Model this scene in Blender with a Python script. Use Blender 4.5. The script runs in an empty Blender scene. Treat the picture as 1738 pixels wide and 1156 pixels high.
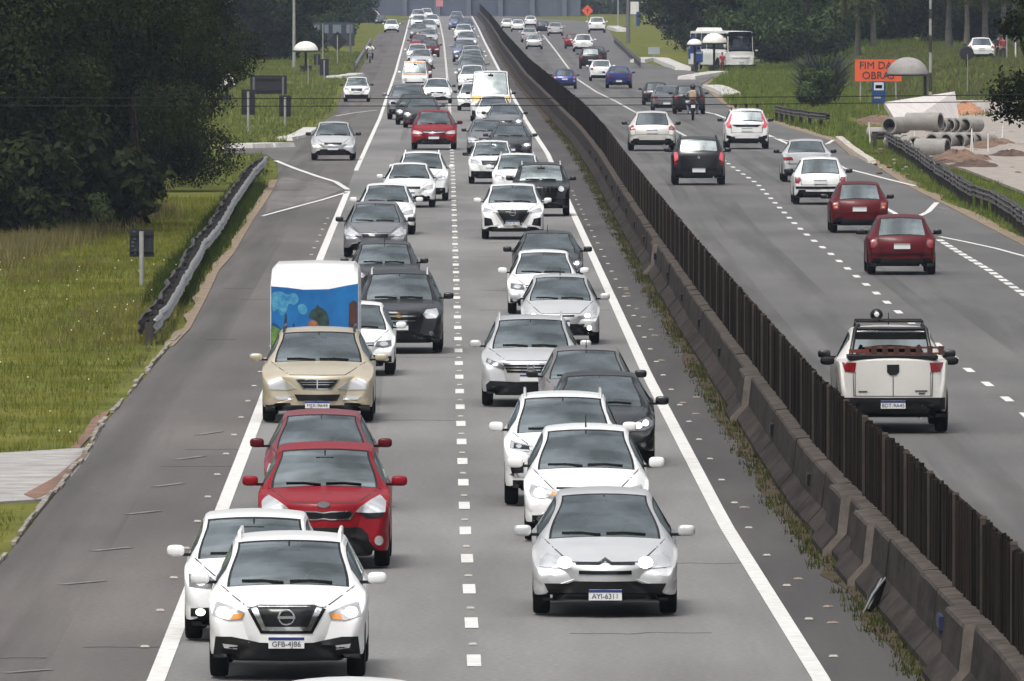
import bpy, bmesh, math, random
import numpy as np
from mathutils import Vector, Matrix
from mathutils.bvhtree import BVHTree
from mathutils.geometry import delaunay_2d_cdt
R = math.radians
random.seed(7); RNG = np.random.default_rng(7)
scene = bpy.context.scene
# ---------------- camera (a long telephoto on a footbridge) ----------------
F = 20800.0                      # focal length in photo pixels (photo 1738 px wide)
TH = math.atan(638 / F); CT, ST = math.cos(TH), math.sin(TH)
CAMH = CT / 0.1262
cam = bpy.data.cameras.new('camera'); camo = bpy.data.objects.new('camera', cam)
scene.collection.objects.link(camo); scene.camera = camo
cam.sensor_width = 36; cam.lens = 36 * F / 1738; cam.clip_start = 1; cam.clip_end = 9000
camo.location = (0, 0, CAMH); camo.rotation_euler = (R(90) - TH, 0, 0)
# ---------------- sky, sun, exposure ----------------
SUN_EL, SUN_AZ = R(64), R(205)
world = bpy.data.worlds.new("World"); scene.world = world; world.use_nodes = True
wn = world.node_tree.nodes; wl = world.node_tree.links
sky = wn.new('ShaderNodeTexSky'); sky.sky_type = 'NISHITA'; sky.sun_disc = False
sky.sun_elevation = SUN_EL; sky.sun_rotation = SUN_AZ; sky.dust_density = 4; sky.air_density = 1.2
hsv = wn.new('ShaderNodeHueSaturation'); hsv.inputs['Saturation'].default_value = 0.22
bg = wn['Background']; wl.new(sky.outputs[0], hsv.inputs['Color'])
# broken overcast: brighter and darker cloud banks
wtc = wn.new('ShaderNodeTexCoord'); wno = wn.new('ShaderNodeTexNoise'); wno.inputs['Scale'].default_value = 2.6; wno.inputs['Detail'].default_value = 5
wmr = wn.new('ShaderNodeMapRange'); wmr.inputs[1].default_value = .38; wmr.inputs[2].default_value = .62; wmr.inputs[3].default_value = .7; wmr.inputs[4].default_value = 1.9
wl.new(wtc.outputs['Generated'], wno.inputs['Vector']); wl.new(wno.outputs['Fac'], wmr.inputs[0]); wsx = wn.new('ShaderNodeSeparateXYZ'); wl.new(wtc.outputs['Generated'], wsx.inputs[0]); wgr = wn.new('ShaderNodeMapRange')
wgr.inputs[1].default_value = 0; wgr.inputs[2].default_value = 1; wgr.inputs[3].default_value = .34; wgr.inputs[4].default_value = 2.1; wl.new(wsx.outputs[2], wgr.inputs[0])
wmu = wn.new('ShaderNodeMath'); wmu.operation = 'MULTIPLY'; wl.new(wmr.outputs[0], wmu.inputs[0]); wl.new(wgr.outputs[0], wmu.inputs[1]); wl.new(wmu.outputs[0], hsv.inputs['Value']); wl.new(hsv.outputs[0], bg.inputs[0])
bg.inputs[1].default_value = 0.115
sd = bpy.data.lights.new('sun', 'SUN'); sd.energy = 1.4; sd.angle = R(14); sd.color = (1, .97, .92)
so = bpy.data.objects.new('sun', sd); scene.collection.objects.link(so)
# direction TO the sun: behind the camera, a little to the left
sdir = Vector((math.sin(SUN_AZ) * math.cos(SUN_EL), math.cos(SUN_AZ) * math.cos(SUN_EL), math.sin(SUN_EL)))
so.rotation_euler = sdir.to_track_quat('Z', 'Y').to_euler(); so.location = (0, 0, 60)
scene.view_settings.view_transform = 'Standard'; scene.view_settings.look = 'None'
scene.view_settings.exposure = -0.06; scene.view_settings.gamma = 1

# ---------------- projection helpers: photo pixel <-> ground ----------------
def G(px, py, Z=0.0):
    dx = (px - 869) / F; v = (578 - py) / F
    d = (dx, CT + v * ST, -ST + v * CT)
    t = (Z - CAMH) / d[2]
    return (d[0] * t, d[1] * t, Z)
def S(py): return 0.1262 * (py + 60)      # photo pixels per metre on the ground at that row
C = scene.collection

# ---------------- materials ----------------
MATS = {}
def mat(name, col, rough=.6, metal=0, noise=None, bump=0, coat=0, emis=None, spec=.5, back=None, scale=1.0, rnd=0, transl=0, col2=None, aniso=None):
    if name in MATS: return MATS[name]
    m = bpy.data.materials.new(name); m.use_nodes = True; nt = m.node_tree; N = nt.nodes; Lk = nt.links
    b = N['Principled BSDF']; c = tuple(col) + (1,)
    b.inputs['Base Color'].default_value = c; b.inputs['Roughness'].default_value = rough
    b.inputs['Metallic'].default_value = metal; b.inputs['Specular IOR Level'].default_value = spec
    if coat: b.inputs['Coat Weight'].default_value = coat; b.inputs['Coat Roughness'].default_value = .05
    src = None
    if noise or bump:
        tc = N.new('ShaderNodeTexCoord'); mp = N.new('ShaderNodeMapping'); Lk.new(tc.outputs['Object'], mp.inputs[0])
        if aniso: mp.inputs['Scale'].default_value = aniso
        n1 = N.new('ShaderNodeTexNoise'); n1.inputs['Scale'].default_value = scale; n1.inputs['Detail'].default_value = 8
        n1.inputs['Roughness'].default_value = .65; Lk.new(mp.outputs[0], n1.inputs['Vector'])
        if noise:
            rp = N.new('ShaderNodeValToRGB'); Lk.new(n1.outputs['Fac'], rp.inputs[0])
            c2 = col2 or tuple(min(1, x * (1 + noise)) for x in col); c1 = tuple(x * (1 - noise) for x in col) if not col2 else col
            rp.color_ramp.elements[0].position = .35; rp.color_ramp.elements[1].position = .65
            rp.color_ramp.elements[0].color = tuple(c1) + (1,); rp.color_ramp.elements[1].color = tuple(c2) + (1,)
            src = rp.outputs[0]
        if bump:
            bp = N.new('ShaderNodeBump'); bp.inputs['Strength'].default_value = bump; bp.inputs['Distance'].default_value = .02
            Lk.new(n1.outputs['Fac'], bp.inputs['Height']); Lk.new(bp.outputs[0], b.inputs['Normal'])
    if rnd:
        g = N.new('ShaderNodeNewGeometry'); hs = N.new('ShaderNodeHueSaturation')
        mr = N.new('ShaderNodeMapRange'); mr.inputs['To Min'].default_value = 1 - rnd; mr.inputs['To Max'].default_value = 1 + rnd
        Lk.new(g.outputs['Random Per Island'], mr.inputs[0]); Lk.new(mr.outputs[0], hs.inputs['Value'])
        if src: Lk.new(src, hs.inputs['Color'])
        else: hs.inputs['Color'].default_value = c
        src = hs.outputs[0]
    if back is not None:
        g = N.new('ShaderNodeNewGeometry'); mx = N.new('ShaderNodeMix'); mx.data_type = 'RGBA'
        Lk.new(g.outputs['Backfacing'], mx.inputs[0])
        if src: Lk.new(src, mx.inputs[6])
        else: mx.inputs[6].default_value = c
        mx.inputs[7].default_value = tuple(back) + (1,); src = mx.outputs[2]
    if src: Lk.new(src, b.inputs['Base Color'])
    if emis: b.inputs['Emission Color'].default_value = tuple(emis[:3]) + (1,); b.inputs['Emission Strength'].default_value = emis[3]
    if transl:
        t = N.new('ShaderNodeBsdfTranslucent'); ms = N.new('ShaderNodeMixShader'); ms.inputs[0].default_value = transl
        if src: Lk.new(src, t.inputs[0])
        else: t.inputs[0].default_value = c
        Lk.new(b.outputs[0], ms.inputs[1]); Lk.new(t.outputs[0], ms.inputs[2])
        Lk.new(ms.outputs[0], N['Material Output'].inputs[0])
    MATS[name] = m; return m
def glass_mat(name, tint):
    m = bpy.data.materials.new(name); m.use_nodes = True; N = m.node_tree.nodes; Lk = m.node_tree.links
    for n in list(N):
        if n.type != 'OUTPUT_MATERIAL': N.remove(n)
    tr = N.new('ShaderNodeBsdfTransparent'); tr.inputs[0].default_value = tuple(tint) + (1,)
    gl = N.new('ShaderNodeBsdfGlossy'); gl.inputs['Roughness'].default_value = .03; gl.inputs[0].default_value = (.85, .95, .95, 1)
    lw = N.new('ShaderNodeFresnel'); lw.inputs['IOR'].default_value = 2.1
    ms = N.new('ShaderNodeMixShader'); ma = N.new('ShaderNodeMath'); ma.inputs[1].default_value = .12; Lk.new(lw.outputs[0], ma.inputs[0]); Lk.new(ma.outputs[0], ms.inputs[0]); Lk.new(tr.outputs[0], ms.inputs[1]); Lk.new(gl.outputs[0], ms.inputs[2])
    Lk.new(ms.outputs[0], [n for n in N if n.type == 'OUTPUT_MATERIAL'][0].inputs[0]); MATS[name] = m; return m
GLASS = glass_mat('window_glass', (.84, .93, .90)); TINT = glass_mat('tinted_glass', (.16, .18, .19))
BLACK = mat('black_plastic', (.006, .006, .006), .6, spec=.25); SATIN = mat('gloss_black', (.006, .006, .006), .2, spec=.35)
CHROME = mat('chrome', (.75, .75, .76), .15, 1); TYRE = mat('tyre_rubber', (.007, .0065, .0065), .9, spec=.15)
RIM = mat('alloy_rim', (.32, .32, .33), .35, .9); RIMD = mat('steel_rim', (.06, .06, .065), .5, .5)
LAMPG = mat('headlamp_lens', (.62, .62, .62), .12, .55, coat=.8); LAMPW = mat('lit_lamp', (1, 1, 1), .3, emis=(1, .97, .9, 3))
LAMPA = mat('amber_lamp', (.75, .28, .05), .2, coat=.6); LAMPR = mat('tail_lamp', (.19, .006, .01), .2, coat=.4)
LAMPRP = mat('pink_tail_lamp', (.62, .07, .09), .15, coat=1); PLATE = mat('plate_white', (.7, .7, .7), .5); PLB = mat('plate_blue', (.012, .03, .16), .5)
PLG = mat('plate_grey', (.33, .33, .33), .5); INK = mat('plate_ink', (.03, .03, .04), .7); SEAT = mat('seat_fabric', (.05, .05, .052), .9)
GOLD = mat('gold_emblem', (.7, .48, .15), .3, .8); TRIM = mat('cabin_trim', (.03, .03, .032), .9)
DIMLENS = mat('dark_lens', (.12, .12, .13), .1, .3, coat=1)
TRIMC = (.20, .20, .20)
PAINT = {}
def paint(key, col, metal=0, rough=.32):
    red = 'red' in key; PAINT[key] = mat('paint_' + key, col, rough, metal, noise=.045, scale=2.5, coat=.10 if red else .3, spec=.15 if red else .5, back=TRIMC)
paint('white', (.74, .74, .73)); paint('silver', (.56, .56, .56), .45, .36); paint('grey', (.20, .20, .21), .5, .36)
paint('graphite', (.045, .045, .049), .5, .34); paint('black', (.006, .006, .007), .1, .3); paint('red', (.21, .006, .012), 0, .36)
paint('dark_red', (.085, .003, .006), 0, .38); paint('rose_red', (.22, .055, .068), .3, .36); paint('beige', (.50, .435, .32), .35, .34)
paint('navy', (.02, .035, .17), .3, .3); paint('steel_blue', (.16, .18, .30), .4, .34); paint('taupe', (.22, .20, .195), .5, .34)
paint('yellow', (.75, .45, .10)); paint('pearl', (.62, .60, .56), .2, .34)

# ---------------- mesh helpers ----------------
class MB:
    def __init__(s): s.v = []; s.f = []; s.m = []
    def add(s, vs, fs, mi=0):
        o = len(s.v); s.v += [tuple(p) for p in vs]; s.f += [tuple(i + o for i in f) for f in fs]; s.m += [mi] * len(fs); return s
    def box(s, c, d, mi=0, taper=1, rz=0):
        x, y, z = c; a, b, h = d[0] / 2, d[1] / 2, d[2] / 2; cr, sr = math.cos(rz), math.sin(rz)
        vs = []
        for k, t in ((-1, 1), (1, taper)):
            for i, j in ((-1, -1), (1, -1), (1, 1), (-1, 1)):
                X, Y = i * a * t, j * b * t; vs.append((x + X * cr - Y * sr, y + X * sr + Y * cr, z + k * h))
        return s.add(vs, [(3, 2, 1, 0), (4, 5, 6, 7), (0, 1, 5, 4), (1, 2, 6, 5), (2, 3, 7, 6), (3, 0, 4, 7)], mi)
    def tube(s, pts, rad, seg=8, mi=0, cap=True):
        n = len(pts); rad = rad if hasattr(rad, '__len__') else [rad] * n; vs = []; fs = []
        P = [Vector(p) for p in pts]; ref = None
        for i in range(n):
            d = (P[min(i + 1, n - 1)] - P[max(i - 1, 0)]).normalized()
            if ref is None: ref = d.orthogonal().normalized()
            u = (ref - d * ref.dot(d)).normalized(); ref = u; w = d.cross(u)
            for k in range(seg):
                a = 2 * math.pi * k / seg; vs.append(P[i] + (u * math.cos(a) + w * math.sin(a)) * rad[i])
        for i in range(n - 1):
            for k in range(seg):
                k2 = (k + 1) % seg; fs.append((i * seg + k, i * seg + k2, (i + 1) * seg + k2, (i + 1) * seg + k))
        if cap: fs.append(tuple(reversed(range(seg)))); fs.append(tuple((n - 1) * seg + k for k in range(seg)))
        return s.add(vs, fs, mi)
    def lathe(s, prof, seg=20, axis='Z', c=(0, 0, 0), mi=0):
        # prof: list of (radius, height)
        vs = []; fs = []; n = len(prof)
        for r, h in prof:
            for k in range(seg):
                a = 2 * math.pi * k / seg; p = (r * math.cos(a), r * math.sin(a), h)
                if axis == 'X': p = (p[2], p[0], p[1])
                if axis == 'Y': p = (p[1], p[2], p[0])
                vs.append((p[0] + c[0], p[1] + c[1], p[2] + c[2]))
        for i in range(n - 1):
            for k in range(seg):
                k2 = (k + 1) % seg; fs.append((i * seg + k, i * seg + k2, (i + 1) * seg + k2, (i + 1) * seg + k))
        if prof[0][0] > 1e-6: fs.append(tuple(reversed(range(seg))))
        if prof[-1][0] > 1e-6: fs.append(tuple((n - 1) * seg + k for k in range(seg)))
        return s.add(vs, fs, mi)
    def ell(s, c, r, mi=0, seg=12, rings=8, e=1.0):
        vs = []; fs = []
        for i in range(rings + 1):
            t = math.pi * i / rings - math.pi / 2
            for k in range(seg):
                a = 2 * math.pi * k / seg
                f = lambda q: math.copysign(abs(q) ** e, q)
                vs.append((c[0] + r[0] * f(math.cos(t)) * f(math.cos(a)), c[1] + r[1] * f(math.cos(t)) * f(math.sin(a)), c[2] + r[2] * f(math.sin(t))))
        for i in range(rings):
            for k in range(seg):
                k2 = (k + 1) % seg; fs.append((i * seg + k, i * seg + k2, (i + 1) * seg + k2, (i + 1) * seg + k))
        return s.add(vs, fs, mi)
    def mesh(s, name, mats, smooth=None):
        me = bpy.data.meshes.new(name); me.from_pydata(s.v, [], s.f)
        for m in mats: me.materials.append(m)
        if len(mats) > 1: me.polygons.foreach_set('material_index', s.m)
        if smooth:
            me.polygons.foreach_set('use_smooth', [True] * len(me.polygons)); me.set_sharp_from_angle(angle=R(smooth))
        me.update(); return me
def link(name, data, parent=None, loc=(0, 0, 0), rz=0, label=None, kind=None):
    o = bpy.data.objects.new(name, data); C.objects.link(o); o.location = loc; o.rotation_euler = (0, 0, rz)
    if parent: o.parent = parent
    if label: o['label'] = label
    if kind: o['kind'] = kind
    return o
def tag(o, label, cat, group=None):
    o['label'] = label; o['category'] = cat
    if group: o['group'] = group
    return o
def thing(name, label, cat, loc=(0, 0, 0), rz=0, group=None, scale=1):
    o = link(name, None, None, loc, rz); o.empty_display_size = .3; o.scale = (scale,) * 3
    return tag(o, label, cat, group)
def npmesh(name, V, Fq, mats):
    me = bpy.data.meshes.new(name); n, k = Fq.shape
    me.vertices.add(len(V)); me.vertices.foreach_set('co', V.astype(np.float32).ravel())
    me.loops.add(n * k); me.loops.foreach_set('vertex_index', Fq.astype(np.int32).ravel())
    me.polygons.add(n); me.polygons.foreach_set('loop_start', np.arange(0, n * k, k, dtype=np.int32))
    me.update(calc_edges=True); me.validate()
    for m in mats: me.materials.append(m)
    return me
def pchip(xs, ys, x):
    xs = np.array(xs, float); ys = np.array(ys, float); h = np.diff(xs); d = np.diff(ys) / h
    m = np.zeros(len(xs)); m[0] = d[0]; m[-1] = d[-1]
    for i in range(1, len(xs) - 1):
        if d[i - 1] * d[i] > 0:
            w1 = 2 * h[i] + h[i - 1]; w2 = h[i] + 2 * h[i - 1]; m[i] = (w1 + w2) / (w1 / d[i - 1] + w2 / d[i])
    x = np.clip(np.asarray(x, float), xs[0], xs[-1]); i = np.clip(np.searchsorted(xs, x) - 1, 0, len(h) - 1)
    t = (x - xs[i]) / h[i]; t2 = t * t; t3 = t2 * t
    return (2*t3-3*t2+1)*ys[i] + (t3-2*t2+t)*h[i]*m[i] + (-2*t3+3*t2)*ys[i+1] + (t3-t2)*h[i]*m[i+1]
def cdt_fill(polys, res):
    """triangulate an outline (with optional holes) with interior points; returns verts, tris"""
    pts = []; edges = []
    for poly in polys:
        o = len(pts); q = []
        for i, p in enumerate(poly):
            p2 = poly[(i + 1) % len(poly)]; n = max(1, int(math.hypot(p2[0]-p[0], p2[1]-p[1]) / res))
            for k in range(n): q.append((p[0] + (p2[0]-p[0])*k/n, p[1] + (p2[1]-p[1])*k/n))
        pts += q; edges += [(o + i, o + (i + 1) % len(q)) for i in range(len(q))]
    def inside(p):
        c = False
        for poly in polys:
            for i in range(len(poly)):
                a, b = poly[i], poly[i - 1]
                if (a[1] > p[1]) != (b[1] > p[1]) and p[0] < (b[0]-a[0])*(p[1]-a[1])/(b[1]-a[1]) + a[0]: c = not c
        return c
    xs = [p[0] for p in pts]; ys = [p[1] for p in pts]
    gx = np.arange(min(xs) + res*.5, max(xs), res); gy = np.arange(min(ys) + res*.5, max(ys), res)
    for x in gx:
        for y in gy:
            if inside((x, y)) and min((x-p[0])**2 + (y-p[1])**2 for p in pts) > (res*.4)**2: pts.append((float(x), float(y)))
    v, e, f, *_ = delaunay_2d_cdt([Vector(p) for p in pts], edges, [], 0, 1e-5)
    f = [t for t in f if inside(((v[t[0]][0]+v[t[1]][0]+v[t[2]][0])/3, (v[t[0]][1]+v[t[1]][1]+v[t[2]][1])/3))]
    return v, f
# ======================= CARS =======================
TYPES = {}
def T(name, **k):
    d = dict(L=4.0, W=1.70, H=1.47, ze=.70, yc=.95, zc=.94, yh=1.78, yr=3.3, yd=3.85, zd=.95, deck=None, r=.30, ya=.78, yb=None,
             g=.19, wb=.80, wt=.65, nose=.10, belt=0, glass=GLASS, hard=0, zn=.48)
    d.update(k); d['yb'] = d['yb'] or d['L'] - .72; TYPES[name] = d
T('hatch'); T('c4', L=4.26, W=1.77, H=1.47, ze=.70, yc=.98, zc=.93, yh=1.98, yr=3.4, yd=4.1, wb=.79, wt=.62, ya=.85, nose=.14)
T('box', L=3.8, W=1.66, H=1.50, ze=.80, yc=.82, zc=.99, yh=1.5, yr=3.4, yd=3.72, zd=1.0, wb=.83, wt=.72)
T('soul', L=4.1, W=1.79, H=1.62, ze=.93, yc=.92, zc=1.08, yh=1.62, yr=3.6, yd=4.02, zd=1.08, wb=.83, wt=.70, r=.33, ya=.82, g=.17, glass=TINT)
T('suv', L=4.3, W=1.77, H=1.60, ze=.88, yc=.98, zc=1.06, yh=1.75, yr=3.6, yd=4.18, zd=1.08, wb=.80, wt=.69, r=.345, ya=.84, g=.22)
T('bigsuv', L=4.6, W=1.85, H=1.70, ze=.93, yc=1.08, zc=1.12, yh=1.9, yr=4.0, yd=4.48, zd=1.12, wb=.80, wt=.68, r=.36, ya=.9, g=.22)
T('sedan', L=4.4, W=1.75, H=1.47, ze=.72, yc=1.05, zc=.96, yh=1.9, yr=3.0, yd=3.72, zd=1.02, deck=1.03, wb=.80, wt=.64, ya=.85, r=.32)
T('jeep', L=4.5, W=1.88, H=1.74, ze=1.02, yc=1.30, zc=1.16, yh=1.85, yr=4.0, yd=4.42, zd=1.16, wb=.80, wt=.72, r=.37, ya=.85, g=.26, hard=1)
T('toro', L=4.9, W=1.84, H=1.70, ze=.95, yc=1.15, zc=1.13, yh=1.9, yr=3.15, yd=3.62, zd=1.22, deck=1.23, wb=.80, wt=.68, r=.37, ya=.92, g=.26, glass=TINT)
T('pickup', L=4.4, W=1.66, H=1.55, ze=.78, yc=.95, zc=1.0, yh=1.7, yr=2.4, yd=2.62, zd=1.05, deck=1.06, wb=.82, wt=.70, r=.31)
T('van', L=5.9, W=1.99, H=2.42, ze=1.05, yc=.72, zc=1.30, yh=1.45, yr=5.72, yd=5.85, zd=1.3, wb=.86, wt=.80, r=.35, ya=.95, g=.2)
T('kombi', L=4.5, W=1.74, H=1.98, ze=1.02, yc=.22, zc=1.2, yh=.62, yr=4.1, yd=4.4, zd=1.2, wb=.88, wt=.78, r=.33, ya=1.0, g=.2)
T('bus', L=9.2, W=2.45, H=3.05, ze=1.15, yc=.12, zc=1.45, yh=.30, yr=9.0, yd=9.15, zd=1.3, wb=.90, wt=.86, r=.45, ya=2.2, yb=6.6, g=.3)

TX = [0, .35, .7, .90, .945, 1.0]; SG = [.1, .17, .82, .9, 1.0]
def loft(t):
    L, W, H, yc, yh, yr, yd, zc, ze, r = (t[k] for k in ('L', 'W', 'H', 'yc', 'yh', 'yr', 'yd', 'zc', 'ze', 'r'))
    ya, yb, g, zd = t['ya'], t['yb'], t['g'], t['zd']; n = t['nose']; zn = t['zn']
    zt_p = [(0, zn), (.012, zn + .08), (.04, ze - .10), (.04 + n * .6, ze - .03), (.06 + n * 1.3, ze)]
    zt_p += [((.06 + n*1.3) * .5 + yc * .5, ze * .42 + zc * .58 - .005)] if yc > .5 else []
    sl = (H - .075 - zc)
    zt_p += [(yc, zc), (yc + (yh - yc) * .1, zc + sl * .125), (yc + (yh-yc) * .5, zc + sl * .56), (yc + (yh-yc) * .9, zc + sl * .93), (yh, H - .055),
             (yh + .3, H - .012), ((yh + yr) / 2, H), (yr - .15, H - .03), (yr, H - .06)]
    sr = H - .06 - zd
    zt_p += [(yr + (yd-yr) * .15, H - .06 - sr * .13), (yr + (yd-yr) * .5, H - .06 - sr * .48), (yr + (yd-yr) * .88, H - .06 - sr * .87), (yd, zd)]
    if t['deck']: zt_p += [(yd + .08, t['deck']), (L - .16, t['deck'] - (.0 if t['L'] > 4.8 else .01)), (L - .05, t['deck'] - .04), (L - .012, .72), (L, .52)]
    else: zt_p += [(min(yd + .04, L - .05), zd - .05), (L - .02, .72), (L, .52)]
    q = sorted(set(zt_p)); zt_p = [q[0]]
    for a in q[1:]:
        if a[0] > zt_p[-1][0] + .006: zt_p.append(a)
    fy = ze - .06
    zb_p = [(0, zn - .06), (.012, zn + .02), (.05, fy - .14), (.16, fy - .06), (.4, fy), (max(.6, yc), min(zc - .05, fy + .16)), ((yh + yr) / 2, zc - .01 + t['belt']), (L - .6, zd - .03), (L - .2, min(zd, t['deck'] or 9) - .06),
            (L - .05, .78), (L - .012, .64), (L, .46)]
    if yc < .5: zb_p = [(0, zn - .06), (.012, zn + .02), (.04, ze - .2), (.12, zc - .12), (.3, zc - .04), ((yh+yr)/2, zc), (L - .2, zd - .04), (L - .03, .8), (L, .46)]
    hw_p = [(0, .74), (.012, .80), (.05, .875), (.14, .935), (.35, .98), (.8, 1), (L - .9, 1), (L - .3, .965), (L - .08, .92), (L - .012, .87), (L, .82)]
    wr_p = [(0, .62), (.1, .74), (yc, t['wb'] * 1.03), (yh, t['wt']), (yh + .5, t['wt'] * 1.02), (yr, t['wt'] * 1.0), (yd, t['wb'] * .97), (L, t['wb'] * .95)]
    if yc < .3: wr_p[1] = (.05, .8)
    if t['deck']: wr_p[-1] = (L, .86); wr_p[-2] = (yd, .80)
    zf_p = [(0, zn - .18), (.012, g + .07), (.05, g + .01), (.12, g), (L - .15, g + .02), (L - .03, g + .08), (L, .40)]
    rows = [0, .006, .012, .025, .04, .06, .085, .11, .16, .22, .3, .4, yc - .03, yc, yc + .012, yc + .035, yh - .035, yh - .012, yh, yh + .03, yr, yr + .02, yr + .05, yd - .05, yd - .02, yd, yd + .04]
    rows += [L - q for q in (0, .006, .012, .025, .05, .08, .12, .2, .3)]
    Rr = r + .065
    for a in (ya, yb):
        rows += [a + Rr * k for k in (-1.0, -.97, -.85, -.6, -.3, 0, .3, .6, .85, .97, 1.0)] + [a - Rr - .008, a + Rr + .008]
    bp = yh + (yr - yh) * .42; wins = [(yc + (yh - yc) * .42, bp - .04), (bp + .04, yr - .08 if not t['deck'] else yr + .1)]
    if L > 4.1 and not t['deck'] and L < 5: cp = bp + (yr - bp) * .62; wins = [wins[0], (bp + .04, cp - .03), (cp + .03, yr - .02)]
    if L > 5.5: wins = [wins[0]] + [(yh + .5 + i * (yr - yh - .6) / 6, yh + .42 + (i + 1) * (yr - yh - .6) / 6) for i in range(6)]
    for a, b in wins: rows += [a, a + .03, b - .03, b]
    rows += list(np.arange(.5, L - .3, .17)) + [yc + (yh-yc) * k for k in (.2, .4, .6, .8)] + [yr + (yd-yr) * k for k in (.3, .6)]
    rows = sorted(q for q in rows if 0 <= q <= L); rr = [rows[0]]
    for q in rows[1:]:
        if q - rr[-1] > .005: rr.append(q)
    if L - rr[-1] > 1e-6: rr[-1] = L
    Y = np.array(rr); f = lambda P: pchip([a for a, _ in P], [b for _, b in P], Y)
    zt, zb, hw, wr, zf = f(zt_p), f(zb_p), f(hw_p) * W / 2, f(wr_p), f(zf_p)
    zb = np.minimum(zb, zt - .025); zf = np.minimum(zf, zb - .03)
    bow = f([(0, .17), (.1, .15), (.35, .08), (.7, .02), (yc + .001, .06) if yc > .7 else (.75, .03), (yh, .05), (yh + .5, 0), (yr, -.03), (yd, -.06), (L, -.10)] if yc > .5 else
            [(0, .10), (yh, .06), (yh + .5, 0), (yr, -.02), (L, -.06)])
    zsill = g + .07
    V = []; nc = None
    for i, y in enumerate(Y):
        w = hw[i]; wri = wr[i] * w; wbi = w * (.965 if yc - .1 < y < yd else .94); wbi = max(wbi, wri + .01)
        crown = .045 if yh < y < yr else (.03 if y > yd or y < yc else .035)
        pts = [(x * wri, zt[i] - crown * x ** 2.2 - (.0 if x < 1 else .012), bow[i] * x * x) for x in TX]
        x0, z0 = pts[-1][0], pts[-1][1]; zz = min(zb[i], z0 - .006)
        for s in SG: pts.append((x0 + (wbi - x0) * (s ** .92), z0 + (zz - z0) * s, bow[i]))
        zs = zsill + max(0, zf[i] - g)
        for a in (ya, yb):
            d = abs(y - a)
            if d < Rr: zs = max(zs, r + math.sqrt(max(0, Rr * Rr - d * d)))
        zs = min(zs, zz - .04 * min(1, (zz - zf[i]) / .3)); zs = max(zs, zf[i] + .004)
        for s, q in ((.04, .985), (.13, 1.0), (.28, 1.0), (.45, .995), (.5, .985), (.7, .992), (.9, .99), (1, .975)):
            pts.append((max(wbi, 0) + (w * q - wbi) if s > 0 else w * q, zz + (zs - zz) * s, bow[i]))
        pts.append((w * .93, zs, bow[i])); pts.append((max(w - .24, .2), zs, bow[i])); pts.append((max(w - .25, .19), zf[i], bow[i] * .8)); pts.append((0, zf[i], 0))
        nc = len(pts); V.append([(p[0], y + p[2] * 1.0, p[1]) for p in pts])
    verts = []; idx = {}
    for i, row in enumerate(V):
        for j, p in enumerate(row):
            verts.append(p); idx[(i, j, 1)] = len(verts) - 1
            if p[0] > 1e-5: verts.append((-p[0], p[1], p[2])); idx[(i, j, -1)] = len(verts) - 1
            else: idx[(i, j, -1)] = idx[(i, j, 1)]
    faces = []; cls = []
    for i in range(len(Y) - 1):
        ym = (Y[i] + Y[i + 1]) / 2
        for j in range(nc - 1):
            c = 'body'
            if yc <= ym <= yh - .0 and j <= 3: c = 'ws' if (j < 3 and yc + .012 < ym < yh - .035) else 'wsf'
            elif yr + .02 <= ym <= yd - .02 and j <= 3 and not (t['L'] > 5.5): c = 'rw' if (j < 3 and yr + .05 < ym < yd - .05) else 'rwf'
            elif 6 <= j <= 8:
                for a, b in wins:
                    if a <= ym <= b: c = 'sw' if (j == 7 and a + .03 < ym < b - .03) else 'swf'
            elif j >= 19: c = 'under'
            elif j >= 15 and j < 19 and False: c = 'clad'
            for sgn in (1, -1):
                q = [idx[(i, j, sgn)], idx[(i + 1, j, sgn)], idx[(i + 1, j + 1, sgn)], idx[(i, j + 1, sgn)]]
                q = [a for k, a in enumerate(q) if a not in q[:k]]
                if len(q) < 3: continue
                if sgn > 0: q = q[::-1]
                faces.append(tuple(q)); cls.append(c + ('L' if sgn > 0 else 'R') if c in ('sw', 'swf') else c)
    for i, rev in ((0, False), (len(Y) - 1, True)):       # end caps as strips
        for j in range(nc // 2):
            a, b = j, nc - 1 - j
            if b - a <= 1: break
            for sgn in (1, -1):
                q = [idx[(i, a, sgn)], idx[(i, a + 1, sgn)], idx[(i, b - 1, sgn)], idx[(i, b, sgn)]]
                q = [x for k, x in enumerate(q) if x not in q[:k]]
                if len(q) < 3: continue
                if (sgn > 0) != rev: q = q[::-1]
                faces.append(tuple(q)); cls.append('body')
    return verts, faces, cls
def sub(verts, faces, name, mats, mi=None, smooth=40):
    used = sorted({a for f in faces for a in f}); mp = {a: k for k, a in enumerate(used)}
    mb = MB(); mb.v = [verts[a] for a in used]; mb.f = [tuple(mp[a] for a in f) for f in faces]; mb.m = mi or [0] * len(faces)
    return mb.mesh(name, mats, smooth)
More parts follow.
